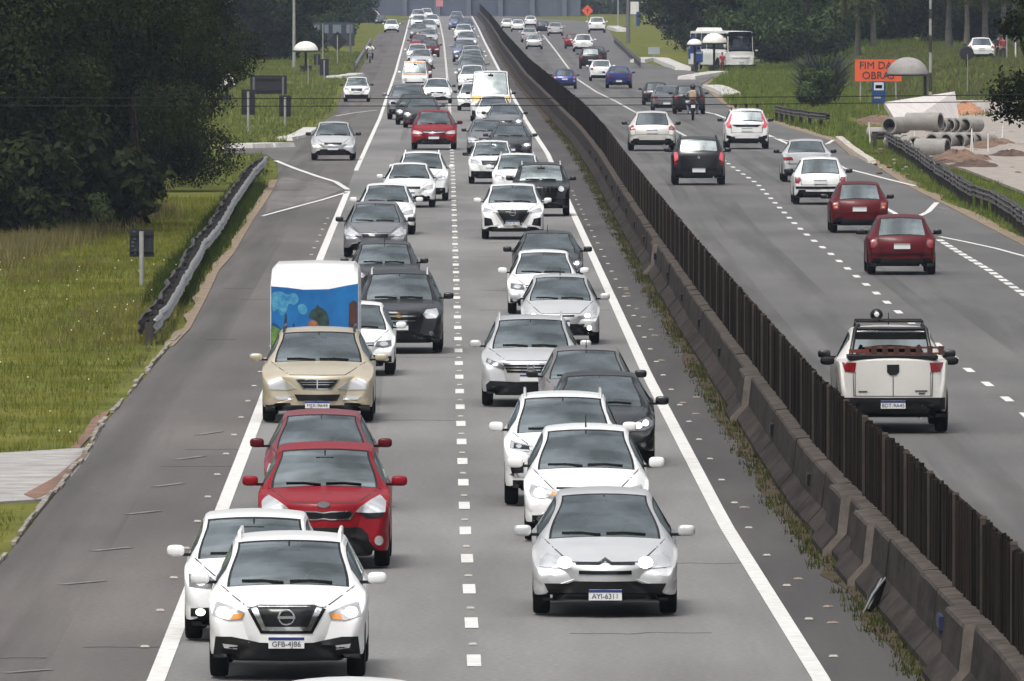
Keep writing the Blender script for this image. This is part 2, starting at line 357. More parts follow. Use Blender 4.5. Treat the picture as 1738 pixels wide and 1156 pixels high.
def wheel_meshes(r, w, rim):
    mb = MB(); h = w / 2
    mb.lathe([(r*.62, -h*.9), (r*.8, -h), (r*.94, -h*.92), (r, -h*.6), (r, h*.6), (r*.94, h*.92), (r*.8, h), (r*.62, h*.9)], 28, 'X')
    ty = mb.mesh('wheel', [TYRE], 40); mb = MB()
    mb.lathe([(r*.63, -h*.8), (r*.63, h*.8), (r*.56, h*.86), (r*.5, h*.5), (.0, h*.45)], 24, 'X', mi=1)
    for k in range(5):
        a = 2 * math.pi * k / 5; c, s = math.cos(a), math.sin(a); ct, st = -s * r * .1, c * r * .1
        vs = []
        for q, ww in ((.08, 1.0), (.6, .75)):
            for e in (-1, 1):
                for hh in (h * .5, h * .82): vs.append((hh, c * r * q + e * ct * ww, s * r * q + e * st * ww))
        mb.add(vs, [(0, 1, 3, 2), (4, 6, 7, 5), (0, 4, 5, 1), (2, 3, 7, 6), (1, 5, 7, 3), (0, 2, 6, 4)], 0)
    mb.lathe([(r*.12, h*.5), (r*.12, h*.84), (0, h*.86)], 12, 'X')
    return ty, mb.mesh('rim', [rim, RIMD], 40)
KIT = {}
def kit(ty):
    """meshes shared by every car of one body type"""
    if ty in KIT: return KIT[ty]
    t = TYPES[ty]; v, f, c = loft(t); k = {'t': t}
    k['bvh'] = BVHTree.FromPolygons([Vector(p) for p in v], f)
    pick = lambda *cs: [a for a, b in zip(f, c) if b in cs]
    bf = pick('body', 'under'); k['body'] = sub(v, bf, 'body', [PAINT['white'], BLACK], [0 if c[i] == 'body' else 1 for i in range(len(f)) if c[i] in ('body', 'under')], 28)
    for nm, a, b in (('windscreen', 'ws', 'wsf'), ('rear_window', 'rw', 'rwf'), ('side_window_l', 'swL', 'swfL'), ('side_window_r', 'swR', 'swfR')):
        g = pick(a); s = pick(b)
        if g: k[nm] = sub(v, g + s, nm, [t['glass'], SATIN], [0] * len(g) + [1] * len(s), 60)
    k['wheel'], k['rim'] = wheel_meshes(t['r'], .21 if t['W'] < 2.2 else .28, RIM)
    rimd = k['rim'].copy(); rimd.materials[0] = RIMD; k['rimd'] = rimd
    mb = MB(); mb.ell((0, 0, 0), (.108, .06, .070), 0, 14, 8, .6); mb.box((-.13, .02, -.05), (.14, .04, .035), 1)
    k['mirror'] = mb.mesh('wing_mirror', [PAINT['white'], BLACK], 50); k['mirror_r'] = None
    mb = MB(); mb.ell((0, 0, 0), (.108, .06, .070), 0, 14, 8, .6); mb.box((.13, .02, -.05), (.14, .04, .035), 1)
    k['mirror_r'] = mb.mesh('wing_mirror', [PAINT['white'], BLACK], 50)
    mb = MB(); mb.ell((0, 0, .28), (.24, .09, .34), 0, 12, 8, .6); mb.ell((0, .02, .70), (.13, .06, .10), 0, 10, 6, .7); mb.ell((0, -.22, 0), (.25, .28, .10), 0, 12, 6, .6)
    k['seat'] = mb.mesh('front_seat', [SEAT], 50)
    mb = MB(); w = t['W'] * .38; mb.box((0, 0, 0), (w * 2, .34, .22)); mb.tube([(w*.5 + .17*math.cos(a), .26 + .05*math.sin(a), .06 + .17*math.sin(a)) for a in np.linspace(0, 2*math.pi, 17)], .014, 6)
    k['dash'] = mb.mesh('dashboard', [TRIM], 50); KIT[ty] = k; return k
def surf(k, x, z, side):
    L = k['t']['L']
    z = max(z, .02)
    o, d = (Vector((x, -2, z)), Vector((0, 1, 0))) if side == 'F' else (Vector((x, L + 2, z)), Vector((0, -1, 0)))
    h = k['bvh'].ray_cast(o, d)
    if h[0] is None:
        h = k['bvh'].find_nearest(Vector((x, 0 if side == 'F' else L, z)))
        return h[0].y
    return h[0].y
def patch(k, polys, side, off=.006, res=.045, name='patch', mats=None, zscale=1):
    if polys and not hasattr(polys[0][0], '__len__'): polys = [polys]
    v, f = cdt_fill(polys, res); sg = -1 if side == 'F' else 1
    P = [(p[0], surf(k, p[0], p[1], side) + sg * off, p[1]) for p in v]
    n = len(P); Q = [(p[0], p[1] - sg * .03, p[2]) for p in P]; ed = {}
    fs = []
    for t in f:
        a, b, c = P[t[0]], P[t[1]], P[t[2]]; ar = (b[0]-a[0])*(c[2]-a[2]) - (b[2]-a[2])*(c[0]-a[0])
        t = tuple(t) if (ar > 0) == (side == 'F') else tuple(reversed(t)); fs.append(t)
        for i in range(3):
            e = (t[i], t[(i+1) % 3]); ed[e] = 1
    for (a, b) in list(ed):
        if (b, a) not in ed: fs.append((b, a, n + a, n + b))
    mb = MB(); mb.v = P + Q; mb.f = fs; mb.m = [0] * len(fs)
    return mb.mesh(name, mats or [BLACK], 50)
mir = lambda P: [(-x, z) for x, z in P]
def ringpoly(cx, cz, rx, rz, n=14, a0=0): return [(cx + rx * math.cos(a0 + 2*math.pi*i/n), cz + rz * math.sin(a0 + 2*math.pi*i/n)) for i in range(n)]
def rect(x0, z0, x1, z1): return [(x0, z0), (x1, z0), (x1, z1), (x0, z1)]
# ---- front and tail designs: (part name, material, outline in metres (x, z), mirrored?, lift) ----
STY = {}
STY['kicks'] = [('headlight', LAMPG, [(-.84, .74), (-.80, .885), (-.66, .86), (-.47, .78), (-.50, .70), (-.66, .69)], 1, .008),
    ('bulb', LAMPW, ringpoly(-.72, .78, .075, .06), 1, .013), ('turn_signal', LAMPA, [(-.63, .70), (-.60, .76), (-.48, .765), (-.52, .705)], 1, .013),
    ('grille', SATIN, [(-.31, .84), (.31, .84), (.22, .60), (-.22, .60)], 0, .006),
    ('grille_frame', SATIN, [(-.44, .82), (-.31, .87), (.31, .87), (.44, .82), (.29, .54), (-.29, .54)], 0, .003),
    ('chrome_trim', CHROME, [(-.40, .83), (-.335, .85), (-.24, .62), (.24, .62), (.335, .85), (.40, .83), (.27, .575), (-.27, .575)], 0, .011),
    ('lower_bumper', BLACK, [(-.80, .50), (-.62, .50), (-.3, .435), (.3, .435), (.62, .50), (.80, .50), (.83, .25), (-.83, .25)], 0, .008),
    ('fog_light', LAMPG, [(-.72, .42), (-.55, .40), (-.55, .35), (-.70, .37)], 1, .018), 'ring:0,.73,.085', 'plate:.44']
STY['kicks2'] = [('headlight', LAMPG, [(-.85, .80), (-.80, .92), (-.6, .87), (-.47, .80), (-.60, .77)], 1, .008),
    ('grille', SATIN, [(-.44, .86), (.44, .86), (.36, .66), (.20, .42), (-.20, .42), (-.36, .66)], 0, .006),
    ('chrome_trim', CHROME, [(-.50, .80), (-.45, .84), (-.20, .42), (.20, .42), (.45, .84), (.50, .80), (.23, .37), (-.23, .37)], 0, .012),
    ('side_vent', SATIN, [(-.80, .64), (-.60, .60), (-.54, .42), (-.80, .38)], 1, .007), ('lower_bumper', BLACK, rect(-.75, .24, .75, .32), 0, .008),
    ('skid_strip', CHROME, rect(-.42, .33, .42, .35), 0, .012), 'ring:0,.78,.085', 'plate:.48']
STY['soul'] = [('headlight', LAMPG, [(-.83, .76), (-.84, .90), (-.76, .985), (-.64, .93), (-.50, .84), (-.43, .765), (-.6, .75)], 1, .010),
    ('headlight_shroud', SATIN, [(-.82, .76), (-.47, .752), (-.58, .68), (-.78, .69)], 1, .006),
    ('chrome_trim', CHROME, [(-.41, .74), (-.37, .785), (-.1, .78), (0, .765), (.1, .78), (.37, .785), (.41, .74), (.36, .665), (.1, .66), (0, .675), (-.1, .66), (-.36, .665)], 0, .006),
    ('grille', SATIN, [(-.385, .74), (-.355, .77), (-.1, .765), (0, .75), (.1, .765), (.355, .77), (.385, .74), (.345, .68), (.1, .675), (0, .69), (-.1, .675), (-.345, .68)], 0, .012),
    ('lower_intake', BLACK, [(-.50, .56), (.50, .56), (.60, .46), (.64, .20), (-.64, .20), (-.60, .46)], 0, .008),
    ('fog_light', LAMPG, ringpoly(-.745, .38, .06, .065), 1, .012), 'oval:0,.87,.085', 'plate:.42']
STY['box'] = [('headlight', DIMLENS, [(-.76, .66), (-.77, .80), (-.5, .78), (-.40, .70), (-.45, .64)], 1, .008), ('bulb', LAMPG, ringpoly(-.62, .72, .07, .05), 1, .014),
    ('fog_light_surround', BLACK, [(-.74, .40), (-.74, .30), (-.5, .30), (-.5, .41)], 1, .008), ('fog_light', LAMPW, ringpoly(-.62, .355, .06, .045), 1, .015),
    ('grille', BLACK, rect(-.3, .38, .3, .52), 0, .007), ('lower_bumper', BLACK, rect(-.72, .19, .72, .24), 0, .007), 'plate:.30']
STY['c4'] = [('headlight', LAMPG, [(-.80, .60), (-.79, .70), (-.70, .755), (-.52, .72), (-.40, .66), (-.41, .585), (-.6, .585)], 1, .008), ('bulb', LAMPW, ringpoly(-.49, .65, .088, .068), 1, .014),
    ('grille_bar', SATIN, [(-.36, .635), (-.36, .665), (-.08, .665), (0, .715), (.08, .665), (.36, .665), (.36, .635), (.07, .635), (0, .68), (-.07, .635)], 0, .010),
    ('grille_slot', SATIN, rect(-.32, .515, .32, .56), 0, .008), ('lower_intake', BLACK, [(-.74, .40), (-.45, .40), (-.38, .43), (.38, .43), (.45, .40), (.74, .40), (.68, .28), (.3, .29), (-.3, .29), (-.68, .28)], 0, .008),
    ('lower_bumper', BLACK, rect(-.76, .19, .76, .225), 0, .008), 'plate:.27']
STY['chevy'] = [('headlight', LAMPG, [(-.80, .66), (-.77, .74), (-.56, .70), (-.40, .66), (-.45, .59), (-.66, .57), (-.78, .60)], 1, .008), ('bulb', LAMPW, ringpoly(-.655, .64, .08, .06), 1, .014),
    ('turn_signal', LAMPA, [(-.50, .62), (-.48, .66), (-.42, .655), (-.46, .61)], 1, .014), ('grille_bar', SATIN, rect(-.42, .69, .42, .715), 0, .008),
    ('grille', SATIN, [(-.38, .60), (.38, .60), (.42, .575), (.40, .54), (-.40, .54), (-.42, .575)], 0, .008), ('fog_light_surround', SATIN, rect(-.76, .25, -.54, .35), 1, .008),
    ('fog_light', DIMLENS, ringpoly(-.65, .30, .05, .04), 1, .014), ('lower_intake', BLACK, rect(-.4, .22, .4, .40), 0, .008), 'bowtie:0,.65,.10', 'plate:.36']
STY['creta'] = [('headlight', LAMPG, [(-.80, .84), (-.78, .94), (-.45, .88), (-.40, .82), (-.6, .80)], 1, .008), ('headlight_unit', SATIN, [(-.74, .84), (-.73, .91), (-.50, .875), (-.50, .825)], 1, .013), ('bulb', LAMPG, ringpoly(-.66, .87, .045, .025), 1, .018),
    ('grille', SATIN, [(-.40, .86), (.40, .86), (.34, .60), (-.34, .60)], 0, .007), ('chrome_trim', CHROME, rect(-.38, .74, .38, .77), 0, .013),
    ('side_vent', SATIN, [(-.80, .62), (-.55, .64), (-.52, .47), (-.76, .45)], 1, .008), ('vent_trim', CHROME, [(-.80, .47), (-.52, .49), (-.50, .44), (-.74, .42)], 1, .012), ('lower_bumper', BLACK, rect(-.75, .26, .75, .38), 0, .008), 'plate:.50']
STY['crv'] = [('headlight', DIMLENS, [(-.84, .86), (-.82, .93), (-.62, .86), (-.48, .78), (-.50, .71), (-.70, .78)], 1, .008), ('bulb', LAMPG, ringpoly(-.66, .82, .05, .04), 1, .014), ('turn_signal', LAMPG, ringpoly(-.77, .875, .035, .03), 1, .014),
    ('grille', SATIN, [(-.52, .84), (.52, .84), (.44, .66), (-.44, .66)], 0, .006), ('chrome_trim', CHROME, rect(-.50, .815, .50, .84), 0, .012), ('chrome_trim', CHROME, rect(-.49, .755, .49, .775), 0, .012), ('chrome_trim', CHROME, rect(-.46, .70, .46, .72), 0, .012),
    ('lower_bumper', BLACK, [(-.84, .42), (-.76, .50), (-.3, .48), (.3, .48), (.76, .50), (.84, .42), (.82, .24), (-.82, .24)], 0, .008), ('fog_light', DIMLENS, ringpoly(-.70, .42, .05, .045), 1, .014), 'hbadge:0,.75,.085', 'plate:.56']
STY['kyron'] = [('headlight', LAMPG, [(-.80, .62), (-.81, .78), (-.72, .84), (-.5, .76), (-.34, .64), (-.5, .61)], 1, .008), ('grille', SATIN, [(-.34, .80), (.34, .80), (.22, .645), (-.22, .645)], 0, .010),
    ('grille_frame', CHROME, [(-.375, .82), (.375, .82), (.24, .625), (-.24, .625)], 0, .005), ('chrome_trim', CHROME, rect(-.29, .755, .29, .765), 0, .015), ('chrome_trim', CHROME, rect(-.25, .71, .25, .72), 0, .015), ('chrome_trim', CHROME, rect(-.01, .63, .01, .83), 0, .017),
    ('lower_intake', BLACK, [(-.38, .53), (.38, .53), (.32, .41), (-.32, .41)], 0, .008), ('fog_light', LAMPG, [(-.72, .49), (-.42, .50), (-.42, .43), (-.66, .43)], 1, .009), ('lower_bumper', BLACK, rect(-.86, .22, .86, .33), 0, .009), 'plate:.345']
STY['captiva'] = [('headlight', LAMPG, [(-.84, .82), (-.80, .94), (-.58, .92), (-.50, .82), (-.58, .73), (-.78, .74)], 1, .008), ('grille', SATIN, [(-.44, .88), (.44, .88), (.36, .70), (-.36, .70)], 0, .007), ('chrome_trim', CHROME, [(-.44, .80), (.44, .80), (.42, .77), (-.42, .77)], 0, .012), ('grille_frame', CHROME, [(-.36, .70), (.36, .70), (.33, .67), (-.33, .67)], 0, .012),
    ('lower_intake', SATIN, rect(-.5, .30, .5, .45), 0, .007), ('skid_strip', CHROME, rect(-.45, .36, .45, .375), 0, .012), ('lower_bumper', BLACK, rect(-.86, .23, .86, .34), 0, .004), ('fog_light', DIMLENS, ringpoly(-.68, .42, .05, .05), 1, .012), 'bowtie:0,.785,.08', 'plate:.56']
STY['jeep'] = [('headlight', LAMPG, ringpoly(-.66, .90, .10, .095), 1, .010), ('lower_bumper', SATIN, [(-.9, .58), (.9, .58), (.88, .26), (-.88, .26)], 0, .008), ('headlight_surround', SATIN, ringpoly(-.66, .90, .135, .12), 1, .006),
    ('fog_light', DIMLENS, ringpoly(-.66, .44, .05, .05), 1, .014)] + [('grille_slot', SATIN, rect(-.425 + .13 * i - .042, .80, -.425 + .13 * i + .042, .99), 0, .008) for i in range(7)] + ['plate:.5']
STY['gol'] = [('headlight', DIMLENS, [(-.78, .60), (-.77, .72), (-.48, .70), (-.44, .60), (-.6, .57)], 1, .008), ('bulb', LAMPG, ringpoly(-.62, .65, .09, .045), 1, .014), ('grille', SATIN, rect(-.42, .61, .42, .68), 0, .007), ('chrome_trim', CHROME, rect(-.42, .64, .42, .652), 0, .012),
    ('lower_intake', BLACK, [(-.5, .42), (.5, .42), (.45, .26), (-.45, .26)], 0, .008), ('fog_light_surround', BLACK, rect(-.78, .27, -.56, .40), 1, .008), ('fog_light', LAMPG, ringpoly(-.67, .335, .055, .04), 1, .014), 'plate:.36']
STY['pug'] = [('headlight', LAMPG, [(-.79, .58), (-.76, .70), (-.52, .68), (-.36, .60), (-.5, .55)], 1, .008), ('bulb', LAMPW, ringpoly(-.58, .62, .065, .045), 1, .014), ('grille', SATIN, rect(-.30, .60, .30, .635), 0, .008), ('lower_intake', BLACK, [(-.52, .44), (.52, .44), (.46, .25), (-.46, .25)], 0, .008), ('fog_light', LAMPW, ringpoly(-.62, .35, .05, .05), 1, .012), ('lower_bumper', BLACK, rect(-.76, .19, .76, .225), 0, .007), 'plate:.46']
STY['dsedan'] = [('headlight', DIMLENS, [(-.84, .66), (-.82, .80), (-.62, .74), (-.42, .64), (-.45, .57), (-.72, .59)], 1, .008), ('bulb', LAMPW, ringpoly(-.60, .665, .062, .05), 1, .014), ('bulb', LAMPW, ringpoly(-.72, .70, .05, .045), 1, .014), ('grille', SATIN, [(-.3, .68), (.3, .68), (.25, .52), (-.25, .52)], 0, .007), ('lower_intake', BLACK, rect(-.6, .24, .6, .40), 0, .008), ('fog_light', DIMLENS, ringpoly(-.68, .36, .045, .04), 1, .012), 'plate:.42']
STY['c3'] = [('headlight', LAMPG, [(-.82, .62), (-.81, .84), (-.70, .82), (-.50, .68), (-.38, .58), (-.60, .56)], 1, .010), ('grille', SATIN, [(-.36, .63), (.36, .63), (.32, .54), (-.32, .54)], 0, .008), ('lower_intake', BLACK, rect(-.45, .24, .45, .42), 0, .008), 'oval:0,.70,.06', 'plate:.36']
STY['gen'] = [('headlight', LAMPG, [(-.80, .60), (-.78, .72), (-.56, .69), (-.42, .62), (-.46, .57)], 1, .008), ('grille', SATIN, [(-.36, .68), (.36, .68), (.32, .60), (-.32, .60)], 0, .007), ('lower_intake', BLACK, [(-.5, .42), (.5, .42), (.45, .25), (-.45, .25)], 0, .008), ('lower_bumper', BLACK, rect(-.76, .19, .76, .23), 0, .006), 'plate:.46']
STY['genlit'] = STY['gen'][:1] + [('bulb', LAMPW, ringpoly(-.63, .645, .075, .055), 1, .014)] + STY['gen'][1:]
STY['redcar'] = STY['gen'][:1] + [('grille', SATIN, rect(-.40, .60, .40, .72), 0, .007), ('chrome_trim', CHROME, [(-.40, .675), (0, .655), (.40, .675), (.40, .645), (0, .625), (-.40, .645)], 0, .012)] + STY['gen'][2:]
STY['gensuv'] = [('headlight', LAMPG, [(-.84, .74), (-.82, .88), (-.60, .86), (-.48, .78), (-.52, .72)], 1, .008), ('grille', SATIN, [(-.42, .84), (.42, .84), (.36, .68), (-.36, .68)], 0, .007), ('lower_bumper', BLACK, [(-.82, .46), (.82, .46), (.82, .24), (-.82, .24)], 0, .008), ('fog_light', LAMPG, ringpoly(-.68, .42, .05, .045), 1, .014), 'plate:.52']
STY['fusion'] = [('headlight', LAMPG, [(-.80, .62), (-.78, .76), (-.56, .73), (-.44, .64), (-.48, .58)], 1, .008), ('grille', SATIN, [(-.38, .70), (.38, .70), (.36, .62), (-.36, .62)], 0, .008), ('lower_intake', SATIN, rect(-.50, .26, .50, .40), 0, .008), ('fog_light_surround', SATIN, ringpoly(-.64, .34, .06, .05), 1, .008), 'plate:.44']
STY['van'] = [('headlight', LAMPG, [(-.92, .74), (-.90, 1.02), (-.70, 1.0), (-.62, .84), (-.70, .74)], 1, .010), ('grille', SATIN, [(-.5, .98), (.5, .98), (.40, .80), (-.40, .80)], 0, .008), ('lower_bumper', BLACK, rect(-.92, .24, .92, .52), 0, .008), 'plate:.5']
STY['kombi'] = [('headlight', LAMPG, ringpoly(-.62, .78, .11, .11), 1, .010), ('grille', BLACK, rect(-.62, .55, .62, .64), 0, .008), ('lower_bumper', BLACK, rect(-.8, .25, .8, .46), 0, .008), 'plate:.4']
# tails
def tail(lamp, lmat, pz, glassplate=None, low=(.24, .36), extra=(), lw=.78):
    return [('tail_light', lmat, lamp, 1, .010), ('lower_bumper', BLACK, [(-lw, low[1]), (lw, low[1]), (lw, low[0]), (-lw, low[0])], 0, .008), *extra, 'rplate:%s' % pz, 'exhaust']
STY['r_toro'] = tail([(-.83, 1.15), (-.60, 1.15), (-.62, 1.00), (-.78, 1.00)], LAMPR, .47, low=(.26, .58), lw=.86, extra=[('tailgate_badge', SATIN, [(-.10, 1.12), (.10, 1.12), (.10, 1.0), (.05, .95), (-.05, .95), (-.10, 1.0)], 0, .012), ('tailgate_gap', BLACK, rect(-.006, .60, .006, .94), 0, .004),
    ('tailgate_gap', BLACK, rect(-.622, .60, -.612, 1.0), 1, .004), ('model_lettering', INK, rect(-.56, .68, -.36, .70), 0, .006), ('model_lettering', INK, rect(-.52, .64, -.42, .66), 0, .006), ('model_lettering', INK, rect(.42, .67, .56, .69), 0, .006), ('reflector', LAMPG, rect(-.66, .44, -.56, .46), 1, .012)])
STY['r_206'] = tail([(-.78, .86), (-.64, .86), (-.60, .76), (-.66, .66), (-.78, .66)], LAMPR, .70, low=(.20, .34), extra=[('bumper_strip', BLACK, rect(-.76, .50, .76, .53), 0, .010), ('reflector', LAMPR, rect(-.72, .42, -.5, .44), 1, .010)])
STY['r_206w'] = tail([(-.78, .86), (-.64, .86), (-.60, .76), (-.66, .66), (-.78, .66)], LAMPR, .70, low=(.20, .26), extra=[('bumper_strip', BLACK, rect(-.76, .48, .76, .56), 0, .010)])
STY['r_corsa'] = tail([(-.78, .88), (-.62, .86), (-.60, .68), (-.78, .66)], LAMPR, .68, low=(.22, .38), extra=[('reflector', LAMPA, rect(-.72, .72, -.64, .76), 1, .014), ('tailgate_gap', BLACK, rect(-.76, .56, .76, .568), 0, .006)])
STY['r_sedan'] = tail([(-.80, .86), (-.50, .86), (-.46, .76), (-.78, .74)], LAMPR, .48, low=(.20, .30), extra=[('tailgate_gap', BLACK, rect(-.7, .64, .7, .648), 0, .006)])
STY['r_fit'] = tail([(-.80, .92), (-.72, 1.02), (-.66, .98), (-.56, .78), (-.74, .80)], LAMPRP, .72, low=(.20, .27), extra=[('tail_light', LAMPRP, [(-.72, 1.0), (-.60, 1.32), (-.54, 1.30), (-.64, .98)], 1, .012), ('rear_panel', SATIN, [(-.56, .90), (.56, .90), (.40, .82), (-.40, .82)], 0, .008), ('side_vent', SATIN, [(-.78, .52), (-.58, .48), (-.70, .38), (-.78, .40)], 1, .010), 'ring:0,.90,.05'])
STY['r_sandero'] = tail([(-.80, 1.02), (-.68, 1.02), (-.64, .80), (-.78, .72)], LAMPRP, .46, low=(.22, .52), extra=[('skid_plate', CHROME, [(-.46, .40), (.46, .40), (.42, .36), (-.42, .36)], 0, .014), ('tail_light', LAMPR, [(-.78, .71), (-.66, .72), (-.70, .60), (-.80, .62)], 1, .010), 'diamond:0,.86,.045'])
STY['r_focus'] = tail([(-.84, .86), (-.70, .96), (-.60, .84), (-.62, .78), (-.80, .76)], LAMPR, .72, low=(.20, .38), extra=[('lamp_lower', LAMPW if 0 else LAMPG, [(-.78, .60), (-.60, .62), (-.62, .56), (-.76, .54)], 1, .010)])
STY['r_gen'] = tail([(-.79, .86), (-.62, .86), (-.58, .74), (-.78, .72)], LAMPR, .66, low=(.20, .32))
STY['r_suv'] = tail([(-.84, 1.02), (-.64, 1.02), (-.60, .86), (-.82, .84)], LAMPR, .70, low=(.22, .46))
SKIT = {}
def badge(kind, k, x, z, s, side):
    y = surf(k, x, z, side); sg = -1 if side == 'F' else 1; y += sg * .018; mb = MB()
    def plate(poly, t=.012):
        n = len(poly); vs = [(p[0], y + sg * t, p[1]) for p in poly] + [(p[0], y - sg * t, p[1]) for p in poly]
        fs = [tuple(range(n)), tuple(reversed(range(n, 2*n)))] + [(i, (i+1) % n, n + (i+1) % n, n + i) for i in range(n)]; mb.add(vs, fs)
    if kind == 'ring':
        mb.tube([(x + s * math.cos(a), y, z + s * math.sin(a)) for a in np.linspace(0, 2*math.pi, 21)], s * .14, 6); plate(rect(x - s * 1.15, z - s * .17, x + s * 1.15, z + s * .17))
    if kind == 'oval': plate(ringpoly(x, z, s, s * .5))
    if kind == 'bowtie':
        plate([(x - s, z - s*.22), (x - s*.36, z - s*.22), (x - s*.36, z - s*.4), (x + s*.46, z - s*.4), (x + s*.46, z - s*.22), (x + s*.9, z - s*.22), (x + s, z + s*.22), (x + s*.36, z + s*.22), (x + s*.36, z + s*.4), (x - s*.46, z + s*.4), (x - s*.46, z + s*.22), (x - s*.9, z + s*.22)])
    if kind == 'hbadge':
        for q in (-1, 1): plate([(x + q*s*.45, z - s*.8), (x + q*s*.7, z - s*.8), (x + q*s*.85, z + s*.8), (x + q*s*.55, z + s*.8)])
        plate(rect(x - s*.55, z - s*.15, x + s*.55, z + s*.15))
    if kind == 'diamond': plate([(x, z - s*1.4), (x + s, z), (x, z + s*1.4), (x - s, z)])
    return mb.mesh('emblem', [GOLD if kind == 'bowtie' else CHROME], 50)
def text_mesh(txt, size, depth=.002, mat_=None, name='lettering'):
    cu = bpy.data.curves.new(name, 'FONT'); cu.body = txt; cu.size = size; cu.extrude = depth; cu.align_x = 'CENTER'; cu.align_y = 'CENTER'
    o = bpy.data.objects.new('tmp', cu); C.objects.link(o); dg = bpy.context.evaluated_depsgraph_get()
    me = bpy.data.meshes.new_from_object(o.evaluated_get(dg)); bpy.data.objects.remove(o); me.materials.clear(); me.materials.append(mat_ or INK); me.name = name
    me.transform(Matrix.Rotation(R(90), 4, 'X')); return me
def skit(ty, st):
    key = (ty, st)
    if key in SKIT: return SKIT[key]
    k = kit(ty); side = 'R' if st.startswith('r_') else 'F'; out = []; W = k['t']['W']
    # designs are drawn for about the width of their own type; stretch x a little to fit this body
    ref = {'kicks': 1.77, 'kicks2': 1.77, 'soul': 1.79, 'box': 1.66, 'c4': 1.77, 'chevy': 1.75, 'creta': 1.77, 'crv': 1.85, 'kyron': 1.85, 'captiva': 1.85, 'jeep': 1.88, 'gol': 1.70, 'pug': 1.70, 'dsedan': 1.75, 'c3': 1.70, 'gensuv': 1.85, 'van': 1.99, 'kombi': 1.74, 'r_toro': 1.84, 'r_focus': 1.75, 'r_suv': 1.85, 'fusion': 1.75}.get(st, 1.70)
    ks = W / ref
    for d in STY[st]:
        if isinstance(d, str):
            nm, _, ar = d.partition(':'); a = [float(q) for q in ar.split(',')] if ar else []
            if nm in ('plate', 'rplate'):
                z = a[0]; y = surf(k, 0, z, side); sg = -1 if side == 'F' else 1; mb = MB(); mb.box((0, y + sg * .02, z), (.40, .03, .13), 0); mb.box((0, y + sg * .0365, z + .047), (.40, .004, .034), 1)
                out.append(('licence_plate', mb.mesh('licence_plate', [PLATE, PLB] if nm == 'plate' or st in ('r_toro',) else [PLATE, PLG]), [], (0, y + sg * .0375, z - .018)))
            elif nm == 'exhaust':
                L = k['t']['L']; mb = MB(); mb.tube([(-.45, L - .25, .24), (-.45, L - .01, .235)], .028, 10); out.append(('exhaust_pipe', mb.mesh('exhaust_pipe', [CHROME], 40), [], None))
            else: out.append(('emblem', badge(nm, k, a[0], a[1], a[2], side), [], None))
            continue
        nm, m, poly, mr, off = d; poly = [(x * ks, z) for x, z in poly]
        big = max(p[0] for p in poly) - min(p[0] for p in poly) > .7
        for pl in ([poly, mir(poly)] if mr else [poly]):
            out.append((nm, patch(k, pl, side, off + (.012 if nm in ('lower_intake', 'lower_bumper') else .005), .035 if big else .03, nm, [m]), [], None))
    t = k['t']; hw = t['W'] / 2
    if t['L'] < 5.5 and ty != 'kombi':
        if side == 'F': z0 = t['ze'] - .045; z1 = t['zc'] - .015; a = hw * .50; b = hw * .86
        else: z0 = .60; z1 = (t['deck'] or t['zd']) - .05; a = hw * .70; b = hw * .72
        e = .013; out.append(('bonnet_seam' if side == 'F' else 'tailgate_seam', patch(k, [(-b, z1), (-a, z0), (a, z0), (b, z1), (b - e, z1), (a - e, z0 + .011), (-a + e, z0 + .011), (-b + e, z1)], side, .0035, .05, 'bonnet_seam' if side == 'F' else 'tailgate_seam', [TRIM]), [], None))
    SKIT[key] = out; return out
CARN = {'hatch': 'hatchback', 'c4': 'hatchback', 'box': 'hatchback', 'soul': 'hatchback', 'suv': 'suv', 'bigsuv': 'suv', 'sedan': 'sedan', 'jeep': 'off_roader', 'toro': 'pickup_truck', 'pickup': 'pickup_truck', 'van': 'van', 'kombi': 'minibus', 'bus': 'bus'}
CAT = {'hatchback': 'car', 'suv': 'suv', 'sedan': 'car', 'off_roader': 'suv', 'pickup_truck': 'pickup truck', 'van': 'van', 'minibus': 'minibus', 'bus': 'bus'}
def setpaint(o, m):
    o.material_slots[0].link = 'OBJECT'; o.material_slots[0].material = m
